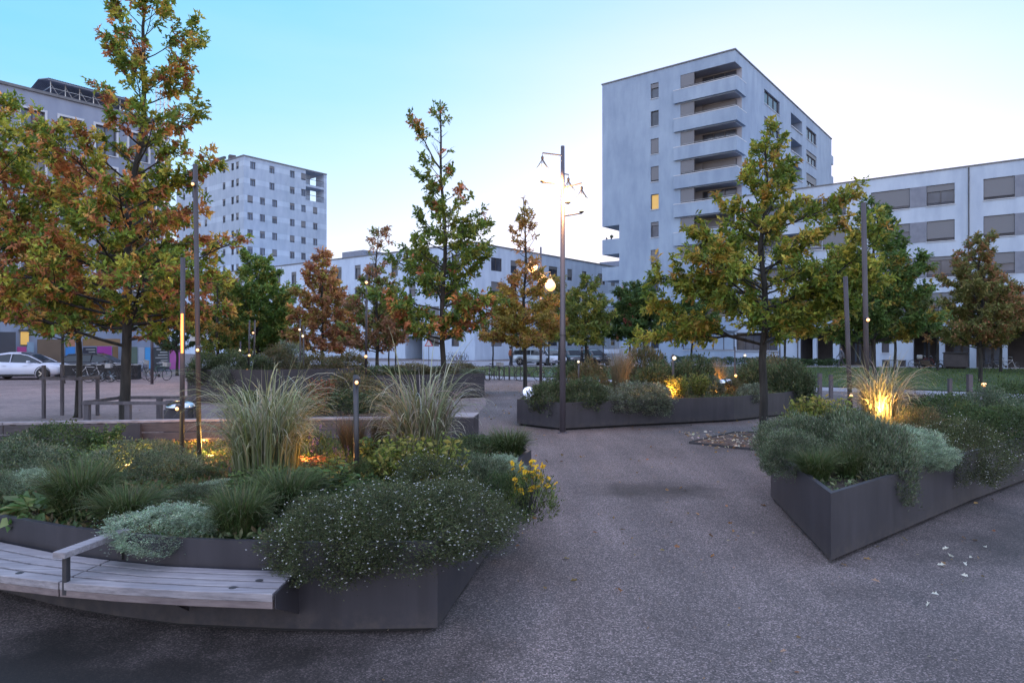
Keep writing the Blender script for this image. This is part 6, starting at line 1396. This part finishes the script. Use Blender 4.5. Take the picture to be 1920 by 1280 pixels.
MB().box((0, 0, .72), (1.6, .9, 1.05), -.66).build('body', 'wooddark', co, bevel=.05); MB().box((0, 0, 1.3), (1.7, 1.0, .1), -.66).build('lid', 'bikeblack', co, bevel=.03); MB().box((0, 0, .12), (1.3, .6, .14), -.66).build('wheels', 'rubber', co)
ut = empty('terrace_table', (px(1680, 57), 57.3, 0)); tag(ut, 'covered brown terrace furniture against the wall with the small square window', 'garden furniture')
MB().box((0, 0, .62), (1.7, .8, .06), -.66).build('table_top', 'wooddark', ut)
for sx in (-.6, .6): MB().box((sx * .78, -sx * .6, .3), (.5, .5, .6), -.66).build('stool', 'darksteel', ut)

# ---------------------------------------------------------------- camera, light, world
sc_ = bpy.context.scene
cd = bpy.data.cameras.new('camera'); cam = bpy.data.objects.new('camera', cd); C.objects.link(cam)
cam.location = (0, 0, HC); cam.rotation_euler = (math.pi / 2, 0, 0); cd.sensor_width = 36; cd.lens = 24.0; cd.clip_start = .05; cd.clip_end = 2000; sc_.camera = cam
SHO = .86; SKY_FILL = (.52, .42, .49); SUN_EL = 3.0; SUN_AZ = 20.0   # degrees above the horizon, clockwise from +Y
w = bpy.data.worlds.new('World'); sc_.world = w; w.use_nodes = True; nt = w.node_tree; N = nt.nodes; Lk = nt.links
bg = N['Background']
sky = N.new('ShaderNodeTexSky'); sky.sky_type = 'NISHITA'; sky.sun_disc = False; sky.sun_elevation = math.radians(SUN_EL); sky.sun_rotation = math.radians(SUN_AZ); sky.air_density = 1.0; sky.dust_density = .4; sky.ozone_density = 2.6
tc = N.new('ShaderNodeTexCoord'); 
hs = N.new('ShaderNodeHueSaturation'); hs.inputs['Saturation'].default_value = 1.4
gm = N.new('ShaderNodeGamma'); gm.inputs[1].default_value = .85; Lk.new(sky.outputs[0], gm.inputs[0]); 
sx = N.new('ShaderNodeSeparateColor'); cx = N.new('ShaderNodeCombineColor'); Lk.new(gm.outputs[0], hs.inputs['Color']); Lk.new(hs.outputs[0], sx.inputs[0])
for i_ in range(3):   # soft shoulder: the bright horizon keeps its colour
    m1 = N.new('ShaderNodeMath'); m1.operation = 'MULTIPLY_ADD'; Lk.new(sx.outputs[i_], m1.inputs[0]); m1.inputs[1].default_value = 1 / SHO; m1.inputs[2].default_value = 1
    m2 = N.new('ShaderNodeMath'); m2.operation = 'DIVIDE'; Lk.new(sx.outputs[i_], m2.inputs[0]); Lk.new(m1.outputs[0], m2.inputs[1]); Lk.new(m2.outputs[0], cx.inputs[i_])
tn = N.new('ShaderNodeMix'); tn.data_type = 'RGBA'; tn.blend_type = 'MULTIPLY'; tn.inputs[0].default_value = 1; tn.inputs[7].default_value = (.81, .78, .97, 1); Lk.new(cx.outputs[0], tn.inputs[6])
# lilac fill added to the unseen sky overhead and behind the camera
sv = N.new('ShaderNodeSeparateXYZ'); Lk.new(tc.outputs['Generated'], sv.inputs[0])
r1 = N.new('ShaderNodeMapRange'); r1.interpolation_type = 'SMOOTHSTEP'; Lk.new(sv.outputs[2], r1.inputs['Value']); r1.inputs['From Min'].default_value = .46; r1.inputs['From Max'].default_value = .95
r2 = N.new('ShaderNodeMapRange'); r2.interpolation_type = 'SMOOTHSTEP'; Lk.new(sv.outputs[1], r2.inputs['Value']); r2.inputs['From Min'].default_value = .35; r2.inputs['From Max'].default_value = -.6
mxx = N.new('ShaderNodeMath'); mxx.operation = 'MAXIMUM'; Lk.new(r1.outputs[0], mxx.inputs[0]); Lk.new(r2.outputs[0], mxx.inputs[1])
ad_ = N.new('ShaderNodeMix'); ad_.data_type = 'RGBA'; ad_.blend_type = 'ADD'; Lk.new(mxx.outputs[0], ad_.inputs[0]); Lk.new(tn.outputs[2], ad_.inputs[6]); ad_.inputs[7].default_value = SKY_FILL + (1,)
cn = N.new('ShaderNodeTexNoise'); cn.inputs['Scale'].default_value = 2.2; cn.inputs['Detail'].default_value = 5; cm = N.new('ShaderNodeMapping'); cm.inputs['Scale'].default_value = (1, 1, 5); Lk.new(tc.outputs['Generated'], cm.inputs[0]); Lk.new(cm.outputs[0], cn.inputs['Vector'])
cr = N.new('ShaderNodeMapRange'); Lk.new(cn.outputs['Fac'], cr.inputs['Value']); cr.inputs['From Min'].default_value = .35; cr.inputs['From Max'].default_value = .7; cr.inputs['To Min'].default_value = 0; cr.inputs['To Max'].default_value = .10
cl = N.new('ShaderNodeMix'); cl.data_type = 'RGBA'; Lk.new(cr.outputs[0], cl.inputs[0]); Lk.new(ad_.outputs[2], cl.inputs[6]); cl.inputs[7].default_value = (.46, .48, .50, 1)
Lk.new(cl.outputs[2], bg.inputs['Color']); bg.inputs['Strength'].default_value = .148
sd = bpy.data.lights.new('sun', 'SUN'); sd.energy = .4; sd.angle = math.radians(12); sd.color = (1, .8, .6); so_ = bpy.data.objects.new('sun', sd); C.objects.link(so_)
az, el = math.radians(SUN_AZ), math.radians(SUN_EL + 4); dv = Vector((math.sin(az) * math.cos(el), math.cos(az) * math.cos(el), math.sin(el))); so_.rotation_euler = dv.to_track_quat('Z', 'Y').to_euler(); so_.location = (0, 0, 60)
vs = sc_.view_settings; vs.view_transform = 'Standard'; vs.look = 'None'; vs.gamma = 1; vs.exposure = 4.05
sc_.cycles.use_denoising = True; sc_.cycles.max_bounces = 6; sc_.cycles.transparent_max_bounces = 8; sc_.cycles.caustics_reflective = False; sc_.cycles.caustics_refractive = False; sc_.cycles.sample_clamp_indirect = 4
